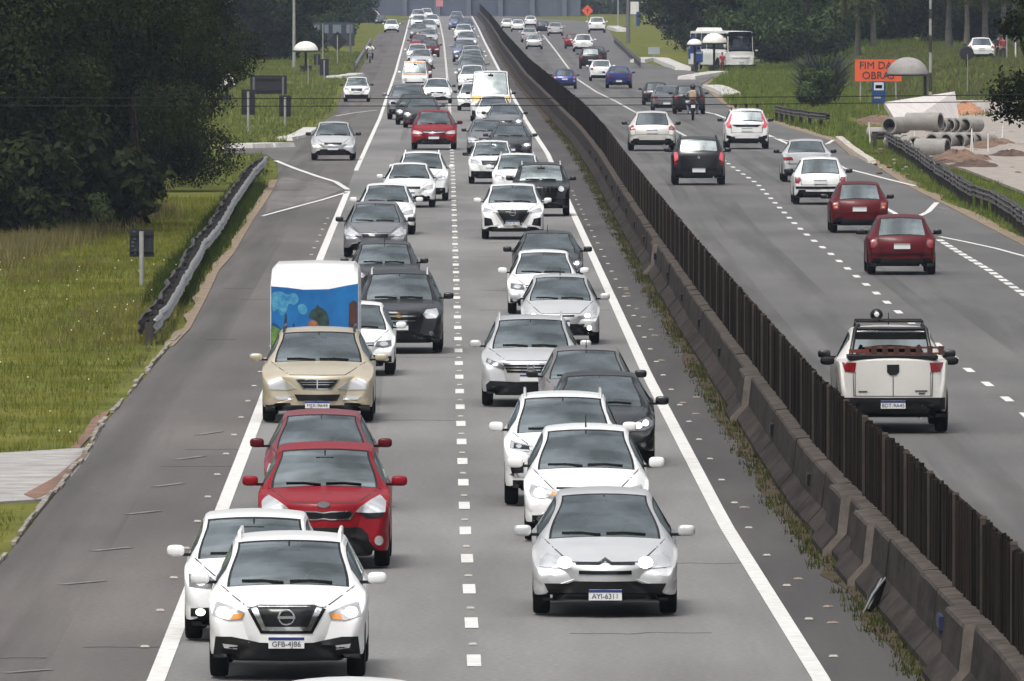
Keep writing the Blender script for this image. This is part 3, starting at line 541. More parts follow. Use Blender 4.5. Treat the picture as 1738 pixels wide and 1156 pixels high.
def car(label, ty, st, x0, x1, y, col, group, far=0, mirror=None, rails=None, pillar=0, plate=None, rim='rim', wiper=0, antenna=0, yaw=0, lean=0, at=None, tall=1.0):
    k = kit(ty); t = k['t']; rear = st.startswith('r_'); s = S(y); sc = (x1 - x0) / (s * t['W']); sc = min(max(sc, .86), 1.16)
    gx, gy, _ = G((x0 + x1) / 2, y); ax = t['ya'] if not rear else t['yb']
    if at: gx, gy, gz0, sc = at
    else: gz0 = 0
    rz = R(yaw) + (math.pi if rear else 0); off = Vector((0, -ax * sc, 0)); off.rotate(Matrix.Rotation(rz, 3, 'Z'))
    o = thing(CARN[ty], label, CAT[CARN[ty]], (gx + off.x, gy + off.y, gz0 + .012), rz, group, sc); o.scale = (sc, sc, sc * tall)
    P = PAINT[col]
    b = link('body', k['body'], o); setpaint(b, P)
    names = ['windscreen', 'rear_window', 'side_window_l', 'side_window_r']
    for nm in names:
        if nm in k: link('side_window' if nm.startswith('side') else nm, k[nm], o)
    hw = t['W'] / 2
    for a in (t['ya'], t['yb']):
        for q in (1, -1):
            w = link('wheel', k['wheel'], o, (q * (hw - .115), a, t['r']), 0 if q > 0 else math.pi)
            if far < 2: link('rim', k[rim], w)
    if far < 2:
        mc = mirror or P; my = t['yc'] + .34 if t['yc'] > .5 else t['yc'] + .1
        for q in (1, -1):
            m = link('wing_mirror', k['mirror_r'] if q < 0 else k['mirror'], o, (q * (hw + .115), my, t['zc'] + .06)); setpaint(m, mc)
    if far < 2 and ty != 'bus':
        for q in (1, -1): link('front_seat', k['seat'], o, (q * .36, t['yh'] + .42, .52 + (t['zc'] - .94)))
        if 'imir' not in k:
            im = MB(); im.box((0, t['yh'] - .16, t['H'] - .20), (.24, .03, .07)); im.tube([(0, t['yh'] - .15, t['H'] - .18), (0, t['yh'] - .05, t['H'] - .08)], .012, 6); k['imir'] = im.mesh('interior_mirror', [BLACK])
        if st[:2] != 'r_': link('interior_mirror', k['imir'], o)
        link('dashboard', k['dash'], o, (0, t['yc'] + .33, t['zc'] - .09))
    for nm, me, subs, tp in skit(ty, st):
        if far >= 2 and nm not in ('headlight', 'tail_light', 'grille', 'lower_bumper', 'lower_intake'): continue
        if far == 1 and nm in ('model_lettering', 'tailgate_gap', 'bonnet_seam', 'tailgate_seam'): continue
        pp = link(nm, me, o)
        if nm == 'licence_plate' and plate and tp:
            tm = text_mesh(plate, .085); lo = link('plate_lettering', tm, pp, tp)
            if rear: lo.rotation_euler = (0, 0, math.pi)
    if rails:
        for q in (1, -1):
            mb = MB(); xr = q * t['wt'] * hw * .93; zz = t['H']
            mb.tube([(xr, t['yh'] + .10, zz - .10), (xr, t['yh'] + .2, zz + .015), (xr, t['yr'] - .25, zz + .015), (xr, t['yr'] - .1, zz - .08)], .022, 8)
            link('roof_rail', mb.mesh('roof_rail', [rails], 50), o)
    if (wiper or (y > 250 and not rear and not at)) and ty not in ('van', 'kombi', 'bus'):
        for xa, xb in ((-.05, -.52), (.50, .02)):
            mb = MB(); f = lambda x, z: (x, surf(k, x, z, 'F') - .02, z); zc = t['zc']
            mb.tube([f(xa, zc + .03), f((xa + xb) / 2, zc + .05), f(xb, zc + .045)], .011, 6); link('wiper', mb.mesh('wiper', [BLACK], 50), o)
    if antenna:
        mb = MB(); ay = t['yh'] + .12 if antenna > 0 else t['yr'] - .1
        mb.tube([(0, ay, t['H'] - .03), (0, ay + .06, t['H'] + .13)], [.012, .005], 6); link('antenna', mb.mesh('antenna', [BLACK], 50), o)
    return o
# ======================= SETTING: ground, roads, markings =======================
def xz_interp(px_list):
    q = sorted([(G(x, y)[1], G(x, y)[0]) for x, y in px_list]); return [a for a, _ in q], [b for _, b in q]
CEN = xz_interp([(812, 1234), (805, 1130), (790, 908), (781, 690), (777, 560), (772, 400), (769, 300), (766, 240), (763, 180), (757, 110), (753, 70), (747, 40), (742, 22)])
def XC(z): return float(np.interp(z, CEN[0], CEN[1]))
FOFF = ([90, 127, 180, 270, 336, 407, 466, 542, 680, 801, 1144, 1463, 2000], [5.8, 5.65, 5.25, 5.3, 5.4, 5.57, 5.75, 5.8, 5.5, 5.25, 5.4, 6.0, 6.6])
def XF(z): return XC(z) + float(np.interp(z, *FOFF))
def smooth(a, b, x): t = max(0, min(1, (x - a) / (b - a))); return t * t * (3 - 2 * t)
def terr(x, y):
    h = -.05
    h += 1.75 * smooth(21, 29, x) * smooth(700, 790, y) * (1 - smooth(1000, 1150, y))
    h += .30 * smooth(-12, -22, x) * (smooth(130, 200, y)) * (.6 + .4 * math.sin(y * .045) * math.cos(x * .21))
    h += 14 * smooth(60, 400, abs(x)) * smooth(300, 1200, y) + 30 * smooth(2300, 3600, y)
    return h
xs = np.unique(np.concatenate([np.linspace(-900, -60, 15), np.linspace(-60, 60, 61), np.linspace(60, 900, 15)]))
ys = np.concatenate([np.linspace(-60, 120, 7), np.linspace(135, 1200, 120), np.linspace(1250, 4200, 40)])
Vg = np.array([(x, y, terr(x, y)) for y in ys for x in xs]); nx = len(xs)
Fg = np.array([(j*nx+i, j*nx+i+1, (j+1)*nx+i+1, (j+1)*nx+i) for j in range(len(ys)-1) for i in range(nx-1)])
grassm = mat('grass_ground', (.058, .075, .013), 1, spec=.05, noise=.5, col2=(.155, .15, .038), bump=.6, scale=.25)
gme = npmesh('ground', Vg, Fg, [grassm]); gme.polygons.foreach_set('use_smooth', [True] * len(gme.polygons))
link('ground', gme, kind='structure')

def sheet(name, pts, z, m, kind='structure', pix=True, sub_=None):
    """flat polygon sheet; outline in photo pixels traced onto the ground, or in metres"""
    P = [G(x, y)[:2] for x, y in pts] if pix else pts
    mb = MB(); n = len(P); mb.v = [(a, b, z) for a, b in P] + [(a, b, z - .12) for a, b in P]
    mb.f = [tuple(range(n))]; ar = sum(P[i][0] * P[(i+1) % n][1] - P[(i+1) % n][0] * P[i][1] for i in range(n))
    if ar < 0: mb.f = [tuple(reversed(range(n)))]
    for i in range(n):
        a, b = i, (i + 1) % n; mb.f.append((a, b, n + b, n + a) if ar < 0 else (b, a, n + a, n + b))
    mb.m = [0] * len(mb.f); o = link(name, mb.mesh(name, [m]), kind=kind); return o
def asph(name, c, c2):
    m = mat(name, c, .62, spec=.45, noise=1, col2=c2, scale=.55, aniso=(1.6, .10, 1)); nt = m.node_tree; N = nt.nodes; Lk = nt.links; b = N['Principled BSDF']
    old = b.inputs['Base Color'].links[0].from_socket; tc = N.new('ShaderNodeTexCoord')
    # fine aggregate, dark wheel tracks with transverse joints and patches
    n2 = N.new('ShaderNodeTexNoise'); n2.inputs['Scale'].default_value = 13; n2.inputs['Detail'].default_value = 5; Lk.new(tc.outputs['Object'], n2.inputs[0])
    mp = N.new('ShaderNodeMapping'); mp.inputs['Scale'].default_value = (.12, .045, 1); Lk.new(tc.outputs['Object'], mp.inputs[0])
    n3 = N.new('ShaderNodeTexNoise'); n3.inputs['Scale'].default_value = 1; n3.inputs['Detail'].default_value = 4; Lk.new(mp.outputs[0], n3.inputs[0])
    r3 = N.new('ShaderNodeMapRange'); r3.inputs[1].default_value = .35; r3.inputs[2].default_value = .65; r3.inputs[3].default_value = .78; r3.inputs[4].default_value = 1.18; Lk.new(n3.outputs['Fac'], r3.inputs[0])
    r2 = N.new('ShaderNodeMapRange'); r2.inputs[1].default_value = .3; r2.inputs[2].default_value = .7; r2.inputs[3].default_value = .76; r2.inputs[4].default_value = 1.24; Lk.new(n2.outputs['Fac'], r2.inputs[0])
    mu = N.new('ShaderNodeMath'); mu.operation = 'MULTIPLY'; Lk.new(r3.outputs[0], mu.inputs[0]); Lk.new(r2.outputs[0], mu.inputs[1])
    hs = N.new('ShaderNodeHueSaturation'); Lk.new(old, hs.inputs['Color']); Lk.new(mu.outputs[0], hs.inputs['Value']); Lk.new(hs.outputs[0], b.inputs['Base Color'])
    bp = N.new('ShaderNodeBump'); bp.inputs['Strength'].default_value = .25; bp.inputs['Distance'].default_value = .01; Lk.new(n2.outputs['Fac'], bp.inputs['Height']); Lk.new(bp.outputs[0], b.inputs['Normal'])
    return m
ASPH = asph('asphalt_main', (.142, .136, .129), (.178, .172, .163)); ASPL = asph('asphalt_service', (.084, .074, .067), (.110, .098, .089)); ASPR = asph('asphalt_far_side', (.088, .083, .078), (.112, .107, .101)); ASPD = asph('asphalt_shoulder', (.036, .031, .029), (.062, .054, .050))
CONC = mat('worn_concrete', (.29, .275, .26), .9, noise=.35, scale=1.1, bump=.3)
WHT = mat('road_paint', (.50, .485, .46), .7, noise=1, col2=(.66, .65, .62), scale=4); WHTF = mat('faded_road_paint', (.17, .16, .15), .8, noise=.4, scale=4)
DIRT = mat('red_dirt', (.16, .09, .06), .95, noise=.35, scale=1.2, bump=.5); SAND = mat('gravel', (.27, .235, .205), .95, noise=.28, scale=1.3, bump=.8)
KERBW = mat('white_kerb', (.36, .35, .325), .9, noise=1, col2=(.55, .53, .50), scale=1.5); VERGE = mat('dry_verge', (.20, .15, .10), .95, noise=.4, scale=2.5)
LEFT_EDGE = [(-210, 1230), (-120, 1120), (0, 958), (77, 859), (112, 818), (149, 775), (180, 715), (206, 686), (247, 638), (289, 588), (318, 558), (346, 506), (368, 459), (393, 431), (424, 378), (457, 329), (472, 300), (470, 274), (452, 262), (380, 258), (380, 247), (470, 248), (500, 238), (520, 226), (545, 210), (570, 192), (583, 150), (600, 135), (616, 110), (630, 80), (636, 62), (639, 45), (642, 24)]
def on_line(lst, y): return float(np.interp(-y, [-b for _, b in lst], [a for a, _ in lst]))
L_LINE = [(250, 1190), (270, 1143), (350, 935), (425, 740), (455, 660), (547, 430), (590, 325), (604, 290), (645, 200), (672, 120), (688, 60), (697, 24)]
R_LINE = [(1432, 1230), (1395, 1156), (1230, 890), (1100, 640), (1003, 428), (965, 345), (930, 262), (893, 205), (862, 148), (840, 105), (822, 70), (812, 48), (800, 26)]
zs_ = [60] + list(np.arange(90, 2300, 12))
# main carriageway (towards the camera)
def strip(name, xa, xb, z, m, zl=zs_, kind='structure'):
    mb = MB(); n = len(zl)
    for q in zl: mb.v += [(xa(q), q, z), (xb(q), q, z)]
    mb.f = [(2*i, 2*i+1, 2*i+3, 2*i+2) for i in range(n-1)]; mb.m = [0] * (n-1)
    # closed underside skirt
    o = link(name, mb.mesh(name, [m]), kind=kind); md = o.modifiers.new('thickness', 'SOLIDIFY'); md.thickness = .12; md.offset = -1; return o
LL = xz_interp(L_LINE); RL = xz_interp(R_LINE)
XL = lambda z: float(np.interp(z, LL[0], LL[1])); XR = lambda z: float(np.interp(z, RL[0], RL[1]))
sheet('service_lane', LEFT_EDGE + [(L_LINE[-1][0] + 3, 24)] + [(x + 6, y) for x, y in reversed(L_LINE)], -.008, ASPL)
strip('main_carriageway', lambda z: XL(z) - .05, lambda z: XR(z) + .1, .0, ASPH)
strip('median_shoulder', lambda z: XR(z) + .0, lambda z: XF(z) + .2, -.006, ASPD)
R_EDGE = [(1900, 500), (1738, 418), (1600, 346), (1530, 311), (1480, 277), (1440, 262), (1415, 240), (1330, 214), (1240, 186), (1212, 165), (1190, 143), (1215, 128), (1150, 117), (1100, 108), (1070, 98), (1045, 70), (1033, 50), (1020, 38), (900, 30), (850, 26), (842, 24)]
re = [G(x, y)[:2] for x, y in R_EDGE]; fe = [(XF(z), z) for z in np.arange(60, 1980, 20)]
sheet('far_carriageway', fe + [(13, 1980)] + list(reversed([(a, b) for a, b in re]))[1:] + [(16, 130), (12, 60)], .0, ASPR, pix=False)

# ---- road markings: thin painted sheets ----
mk = MB(); mf = MB()
def line(b, pts, w, z=.010, pix=True, mi=0):
    P = [G(x, y)[:2] for x, y in pts] if pix else pts; n = len(P); vs = []
    for i in range(n):
        a = Vector(P[max(i-1, 0)]); c = Vector(P[min(i+1, n-1)]); d = (c - a).normalized(); nr = Vector((-d.y, d.x))
        vs += [(P[i][0] + nr.x*w/2, P[i][1] + nr.y*w/2, z), (P[i][0] - nr.x*w/2, P[i][1] - nr.y*w/2, z)]
    b.add(vs, [(2*i, 2*i+1, 2*i+3, 2*i+2) if True else 0 for i in range(n-1)], mi)
zz = [100 + 6 * i for i in range(300)]
gap = lambda z: 0
zj = G(590, 325)[1]; zj2 = G(604, 290)[1]
line(mk, [(XL(z), z) for z in np.arange(100, zj, 6)] + [(XL(zj), zj)], .20, pix=False)
line(mk, [(XL(z), z) for z in np.arange(zj2, 1900, 8)], .17, pix=False)
line(mk, [(XR(z), z) for z in np.arange(100, 1900, 6)], .20, pix=False)
z = 138.1 - 32
while z < 1900:
    line(mk, [(XC(z), z), (XC(z + 2.3), z + 2.3)], .16, pix=False)
    z += 8 if z < 640 else 3.2
line(mk, [(468, 273), (500, 286), (540, 300), (570, 309), (590, 322)], .20); line(mk, [(445, 367), (500, 352), (545, 340), (588, 327)], .14)
line(mk, [(570, 197), (600, 192), (640, 187)], .12)
# far carriageway
line(mk, [(847, 50), (863, 64), (877, 90), (885, 104)], .25)
dl = [(1810, 770), (1725, 690), (1682, 657), (1641, 626), (1560, 560), (1507, 515), (1478, 490), (1452, 468), (1428, 447), (1405, 427), (1384, 411), (1365, 395), (1348, 379), (1311, 340), (1285, 312), (1244, 284), (1232, 275), (1190, 246), (1147, 222), (1110, 204), (1075, 189), (1045, 172), (1012, 156), (980, 135), (965, 116), (951, 97), (935, 76), (920, 57)]
DL = xz_interp(dl); XD = lambda z: float(np.interp(z, DL[0], DL[1]))
z = 150.0
while z < 1380:
    line(mk, [(XD(z), z), (XD(z + 2.4), z + 2.4)], .16, pix=False); z += 8 if z < 560 else 3.4
line(mk, [(1195, 190), (1214, 194), (1232, 201), (1268, 215), (1305, 230), (1337, 244), (1380, 272), (1436, 310), (1507, 356), (1529, 368)], .17)
line(mk, [(1395, 262), (1431, 285), (1470, 295), (1509, 305), (1553, 316)], .16); line(mk, [(1552, 371), (1575, 360), (1590, 344)], .18)
line(mk, [(1395, 246), (1405, 244), (1414, 238)], .16)
line(mk, [(1595, 402), (1640, 411), (1690, 422), (1738, 435), (1800, 452)], .13)
de = [(1589, 404), (1625, 427), (1677, 458), (1738, 500), (1800, 545)]; DE = xz_interp(de)
z = DE[0][0]
while z < DE[0][-1] - 2: line(mk, [(float(np.interp(q, *DE)), q) for q in (z, z + 2.2)], .2, pix=False); z += 3.4
line(mk, [(1305, 232), (1330, 238), (1370, 245)], .12)
link('lane_markings', mk.mesh('lane_markings', [WHT]), kind='structure').modifiers.new('t', 'SOLIDIFY').thickness = .004
# faded ticks and hatching on the service lane
for (xa, ya_), w in zip([(10, 1142), (105, 992), (158, 935), (215, 873), (262, 826), (300, 780), (335, 738)], [75, 70, 62, 55, 48, 45, 40]):
    line(mf, [(xa, ya_), (xa + w, ya_ - 6)], .13, z=.004)
line(mf, [(1440, 330), (1480, 334)], .2, z=.008); line(mf, [(1590, 352), (1610, 356)], .2, z=.008)
link('faded_markings', mf.mesh('faded_markings', [WHTF]), kind='structure').modifiers.new('t', 'SOLIDIFY').thickness = .004
# tar cracks / joints across the lanes
tar = MB(); rr = random.Random(5)
for z0 in list(np.arange(128, 420, 17)):
    x0, x1 = (XL(z0), XC(z0)) if rr.random() < .5 else (XC(z0), XR(z0)); a = rr.random() * .4; pts = [(x0 + (x1-x0) * t, z0 + rr.uniform(-.12, .12) + t * rr.uniform(-.3, .3)) for t in np.linspace(a, .7 + rr.random() * .3, 8)]
    line(tar, pts, .07, z=.0035, pix=False)
for _ in range(12):
    z0 = rr.uniform(135, 300); x0 = XL(z0) - rr.uniform(.8, 2.6); rr.random() < .5 and line(tar, [(x0 + t * rr.uniform(.6, 1.2), z0 + rr.uniform(-.1, .1)) for t in np.linspace(0, 1, 5)], .05, z=.001, pix=False)
link('tar_joints', tar.mesh('tar_joints', [mat('tar', (.075, .068, .063), .8)]), kind='structure').modifiers.new('t', 'SOLIDIFY').thickness = .003
sheet('worn_gore', [(476, 300), (545, 308), (583, 321), (545, 336), (450, 362), (462, 325)], -.003, mat('worn_asphalt', (.135, .125, .117), .9, noise=.25, scale=1.5, aniso=(.6, .15, 1)))
def stain_mat(name, c, a):
    m = mat(name, c, .8); N = m.node_tree.nodes; Lk = m.node_tree.links; b = N['Principled BSDF']; tc = N.new('ShaderNodeTexCoord'); mp = N.new('ShaderNodeMapping'); mp.inputs['Scale'].default_value = (1.3, .022, 1)
    n1 = N.new('ShaderNodeTexNoise'); n1.inputs['Scale'].default_value = 1; n1.inputs['Detail'].default_value = 6; mr = N.new('ShaderNodeMapRange'); mr.inputs[1].default_value = .42; mr.inputs[2].default_value = .7; mr.inputs[4].default_value = a
    Lk.new(tc.outputs['Object'], mp.inputs[0]); Lk.new(mp.outputs[0], n1.inputs['Vector']); Lk.new(n1.outputs['Fac'], mr.inputs[0]); Lk.new(mr.outputs[0], b.inputs['Alpha']); return m
OIL = stain_mat('tyre_worn_stain', (.060, .056, .053), .28)
def flat(name, xa, xb, z, m, zl):
    mb = MB(); n = len(zl)
    for q in zl: mb.v += [(xa(q), q, z), (xb(q), q, z)]
    mb.f = [(2*i, 2*i+1, 2*i+3, 2*i+2) for i in range(n-1)]; mb.m = [0] * (n-1); link(name, mb.mesh(name, [m]), kind='structure')
zst = list(np.arange(95, 1500, 15))
for fx, o_, w in ((XL, 1.75, .38), (XD, -1.8, .55), (XD, 1.9, .55), (XL, -2.1, .8), (XD, -3.0, .25), (XD, .7, .25)):
    flat('lane_stain', lambda q: fx(q) + o_ - w, lambda q: fx(q) + o_ + w, .003, OIL, zst if fx is not XD else list(np.arange(150, 1200, 15)))
# verge strips, driveway, kerb islands, gravel lot
def edge_strip(name, line_px, w, z, m, side=-1):
    P = [Vector(G(x, y)[:2]) for x, y in line_px]; mb = MB(); n = len(P); rr = random.Random(3)
    Q = []
    for i in range(n - 1):
        for k in range(5): Q.append(P[i].lerp(P[i+1], k / 5))
    for p in Q: mb.v += [(p.x + .06, p.y, z), (p.x + side * w * rr.uniform(.35, 1.25), p.y, z)]
    mb.f = [(2*i, 2*i+1, 2*i+3, 2*i+2) for i in range(len(Q)-1)]; mb.m = [0] * len(mb.f)
    o = link(name, mb.mesh(name, [m]), kind='structure'); o.modifiers.new('t', 'SOLIDIFY').thickness = .03; return o
edge_strip('dirt_verge', [p for p in LEFT_EDGE[9:17]], .22, -.014, VERGE)
edge_strip('dirt_verge', R_EDGE[1:12], .6, -.012, VERGE, side=1)
sheet('driveway', [(-140, 775), (-60, 771), (150, 758), (172, 725), (148, 778), (115, 815), (78, 845), (0, 850), (-140, 862)], -.012, CONC)
mb = MB(); rr = random.Random(6); LEk = xz_interp(LEFT_EDGE[1:13])
for q in np.arange(120, 262, 1.5):
    if rr.random() < .8: mb.box((float(np.interp(q, *LEk)) - .05 + rr.uniform(-.03, .03), q, .015), (.06 + rr.uniform(-.02, .03), 1.46, .05))
link('kerb_edge', mb.mesh('kerb_edge', [mat('worn_kerb', (.22, .195, .165), .9, noise=.5, scale=1.5)]), kind='structure')
dirtp = sheet('dirt_patch', [(135, 758), (172, 718), (188, 692), (158, 706), (140, 735), (120, 758)], -.018, DIRT)
sheet('dirt_patch', [(60, 846), (100, 828), (150, 770), (140, 770), (95, 808), (40, 838)], -.006, DIRT)
GL = [G(x, y)[:2] for x, y in [(1900, 420), (1738, 330), (1640, 292), (1530, 262), (1500, 232), (1520, 200), (1640, 172), (1760, 172), (1900, 172)]]
mb = MB(); mb.add([(a, b, .0) for a, b in GL], [tuple(range(len(GL)))]); link('gravel_lot', mb.mesh('gravel_lot', [SAND]), kind='structure').modifiers.new('t', 'SOLIDIFY').thickness = .1

def kerb(label, px, w=.35, h=.14, m=KERBW):
    P = [G(x, y)[:2] for x, y in px]; mb = MB(); rr = random.Random(len(px))
    for i in range(len(P) - 1):
        a, b = Vector(P[i]), Vector(P[i+1]); L = (b - a).length; n = max(1, int(L / 2.5))
        for k in range(n):
            c = a.lerp(b, (k + .5) / n); mb.box((c.x, c.y, terr(c.x, c.y) + .02 + h/2 + rr.uniform(-.01, .01)), (w, L / n - .03, h + .1), 0, .9, math.atan2(-(b-a).x, (b-a).y))
    return tag(link('kerb', mb.mesh('kerb', [m])), label, 'kerb')
kerb('white painted kerb at the side road opening beside the guardrail on the left verge', [(402, 251), (440, 250), (476, 249)], 1.6, .16)
kerb('short broken white kerb curving along the verge left of the silver hatchback', [(482, 237), (500, 234), (515, 228), (528, 220)], .8, .1)
kerb('whitish kerb at the verge beyond the oncoming pickup on the service lane', [(566, 133), (590, 131), (606, 128)], 1.2, .15)
kerb('long white kerb island edge in front of the parked bus', [(1082, 106), (1100, 102), (1122, 103), (1142, 112), (1160, 119)], 1.3, .22)
kerb('white kerb tip below the bus between two grass slopes', [(1165, 135), (1190, 131), (1222, 126)], 1.3, .22)
kerb('white kerb nose where the side road meets the lane right of the motorcycle', [(1208, 149), (1222, 153), (1240, 162)], 1.3, .18)
kerb('far white kerb beside the lamp pole on the right side of the road', [(1040, 48), (1048, 51), (1056, 53)], 1.6, .3)
kerb('row of broken pale kerb stones on the right edge near the pipes', [(1424, 236), (1440, 250), (1462, 266), (1480, 277)], .35, .12, mat('broken_kerb', (.42, .37, .32), .9, noise=.35, scale=3))

# ---- road studs ----
stm = MB().box((0, 0, .012), (.11, .08, .02), 0, .7).mesh('road_stud', [mat('stud', (.36, .33, .28), .6)])
def studs(Xf, dx, z0, step, n, where):
    for i in range(n):
        z = z0 + step * i
        o = link('road_stud', stm, loc=(Xf(z) + dx, z, .008)); tag(o, 'small white stud set ' + where, 'road stud', 'road studs ' + where)
studs(XR, .30, 116, 8, 40, 'beside the solid white line along the median shoulder')
studs(XL, -.28, 118, 8, 34, 'beside the solid white line along the service lane')
studs(XC, 0, 142.5, 8, 42, 'between the dashes of the centre line')

# ======================= MEDIAN: concrete barrier and fence =======================
WALL = mat('barrier_concrete', (.036, .030, .027), 1, spec=.1, noise=.45, scale=1.1, bump=.5, aniso=(1, .5, 2.2)); WALLP = mat('pale_concrete', (.17, .145, .125), 1, spec=.1, noise=.3, scale=3)
CAP = mat('barrier_cap', (.072, .061, .053), 1, spec=.1, noise=.4, scale=3, bump=.4)
br = thing('concrete_barrier', 'long dark grey concrete median barrier running under the slatted fence', 'barrier', (0, 0, 0))
def seg_mesh(z0, z1, off, step=2.0, nm='wall_segment'):
    prof = [(-.50, -.05), (-.50, .08), (-.30, .30), (-.25, .76), (-.235, .80), (-.10, .815), (.10, .815), (.235, .80), (.25, .76), (.30, .30), (.50, .08), (.50, -.05)]
    zz = list(np.arange(z0, z1 - .01, step)) + [z1]; mb = MB(); n = len(prof); rr = random.Random(int(z0 * 7))
    for q in zz:
        x = XF(q) + off; dz = rr.uniform(-.012, .012); mb.v += [(x + a, q, b + (dz if b > .7 else 0)) for a, b in prof]
    for i in range(len(zz) - 1):
        for j in range(n - 1): mb.f.append((i*n+j, (i+1)*n+j, (i+1)*n+j+1, i*n+j+1)); mb.m.append(1 if 3 <= j <= 7 else 0)
    mb.f.append(tuple(range(n))); mb.m.append(2 if abs(off) > .03 else 0); mb.f.append(tuple((len(zz)-1)*n + j for j in reversed(range(n)))); mb.m.append(0)
    return mb.mesh(nm, [WALL, CAP, WALLP])
rr = random.Random(11); z = 92.0; offs = {}
pale = [G(x, y, .1)[1] for x, y in ((1253, 705), (1405, 925), (1450, 975), (1108, 455), (1580, 1140))]
for i in range(80):
    z1 = z + 4; o_ = rr.uniform(-.015, .015)
    if any(z <= p < z1 for p in pale): o_ = -.11
    link('wall_segment', seg_mesh(z, z1 - .02, o_), br); z = z1
far_ = link('wall_segment', seg_mesh(z, 1960, 0, 14), br)
zq = 119.0
for i in range(20):                    # dark drain / reflector boxes on the road face
    x = XF(zq) - .30; mb = MB().box((0, 0, 0), (.05, .9, .16)); mb.box((-.028, 0, 0), (.01, .8, .12))
    b = link('reflector_box', mb.mesh('reflector_box', [mat('box_blue', (.006, .012, .05), .7) if i == 1 else BLACK]), br, (x, zq, .50)); zq += 19.3
SL = mat('fence_slat', (.018, .0145, .012), 1, spec=.03, noise=.5, scale=1.6, bump=.3, aniso=(1, 1.5, .3), rnd=.35); PO = mat('fence_post', (.06, .05, .043), 1, spec=.03, noise=.3, scale=2)
fn = thing('median_fence', 'dark brown slatted fence standing on the concrete median barrier', 'fence')
def panel(z0, z1, pitch, depth):
    mb = MB(); z = z0; rr = random.Random(int(z0 * 13))
    n = max(1, int((z1 - z0) / 3))
    for i in range(n):
        a, b = z0 + (z1-z0) * i / n, z0 + (z1-z0) * (i+1) / n; xa, xb = XF(a), XF(b)
        for zc_, hh in ((.95, .07), (1.35, .06), (1.76, .06)): mb.add([(xa - .02, a, zc_), (xb - .02, b, zc_), (xb - .02, b, zc_ + hh), (xa - .02, a, zc_ + hh), (xa + .03, a, zc_), (xb + .03, b, zc_), (xb + .03, b, zc_ + hh), (xa + .03, a, zc_ + hh)], [(0, 3, 2, 1), (4, 5, 6, 7), (0, 1, 5, 4), (3, 7, 6, 2)])
    while z < z1 - pitch * .5:
        d = depth * rr.uniform(.5, 1.6); h = 1.84 + rr.uniform(-.05, .05); w = pitch * rr.uniform(.55, .9)
        mb.box((XF(z) - .03 + rr.uniform(-.012, .012), z + w / 2, .80 + (h - .80) / 2), (d, w, h - .80), 0, 1, 0); z += pitch
    return mb.mesh('fence_panel', [SL])
z = 92.0
for i in range(60):
    link('fence_panel', panel(z, z + 6, .20, .035), fn)
    mb = MB(); mb.box((0, 0, 1.33), (.075, .12, 1.08)); mb.box((0, 0, 1.875), (.085, .13, .03), 0, .8); link('fence_post', mb.mesh('fence_post', [PO]), fn, (XF(z) - .04, z, 0)); z += 6
for i in range(36):
    z1 = z + (1960 - 452) / 36; link('fence_panel', panel(z, z1, .9 if z < 900 else 1.8, .05), fn); z = z1

# ======================= GUARDRAILS =======================
GALV = mat('galvanised_steel', (.30, .30, .30), .45, .7, noise=.3, scale=2); RUSTY = mat('weathered_rail', (.115, .105, .10), .7, .4, noise=.4, scale=2.5)
def wbeam(P, zt, m, wob=0, seed=1, h=.31, face=1):
    rr = random.Random(seed); prof = [(0, .155), (.05, .13), (.08, .08), (.03, .03), (0, 0), (.03, -.03), (.08, -.08), (.05, -.13), (0, -.155)]
    Q = []
    for i in range(len(P) - 1):
        a, b = Vector(P[i]), Vector(P[i+1]); n = max(1, int((b - a).length / 2))
        for k in range(n): Q.append(a.lerp(b, k / n))
    Q.append(Vector(P[-1])); mb = MB(); n = len(prof)
    for i, q in enumerate(Q):
        d = (Q[min(i+1, len(Q)-1)] - Q[max(i-1, 0)]).normalized(); nr = Vector((d.y, -d.x)) * face; dx = rr.uniform(-wob, wob); dz = rr.uniform(-wob, wob) * .6
        mb.v += [(q.x + nr.x * (a + dx), q.y + nr.y * (a + dx), terr(q.x, q.y) + zt - .155 + b * (h / .31) + dz) for a, b in prof]
    for i in range(len(Q) - 1):
        for j in range(n - 1): mb.f.append((i*n+j, i*n+j+1, (i+1)*n+j+1, (i+1)*n+j)); mb.m.append(0)
    return mb, Q
def guardrail(label, px, Zt, m, wob=.02, face=1, step=4, back=False, pm=None):
    P = [G(x, y, Zt)[:2] for x, y in px]; g = thing('guardrail', label, 'guardrail', (P[0][0], P[0][1], 0)); base = Vector((P[0][0], P[0][1], 0))
    mb, Q = wbeam(P, Zt, m, wob, 3, face=face); mb.v = [tuple(Vector(v) - base) for v in mb.v]; o = link('rail_beam', mb.mesh('rail_beam', [m], 60), g); md = o.modifiers.new('t', 'SOLIDIFY'); md.thickness = .02
    if back:
        P2 = [(x - .24 * face, y) for x, y in P]; mb, _ = wbeam(P2, Zt - .02, pm or RUSTY, wob * 2, 5, face=-face); mb.v = [tuple(Vector(v) - base) for v in mb.v]; o = link('rail_beam', mb.mesh('rail_beam', [pm or RUSTY], 60), g); o.modifiers.new('t', 'SOLIDIFY').thickness = .02
    ln = 0
    for i in range(0, len(Q) - 1, max(1, step // 2)):
        q = Q[i]; pm_ = MB(); pm_.box((q.x - base.x - (.12 if back else .06) * face, q.y - base.y, Zt / 2 - .1), (.12 if not back else .16, .12, Zt - .02), 0); link('post', pm_.mesh('post', [pm or RUSTY]), g)
    return g
guardrail('grey corrugated guardrail with a dark back rail along the left grass verge', [(262, 538), (290, 500), (318, 452), (330, 432), (345, 405), (370, 378), (395, 335), (412, 310), (430, 285), (452, 262)], .55, GALV, .03, 1, 4, True, mat('dark_rail', (.045, .04, .038), .9, .1))
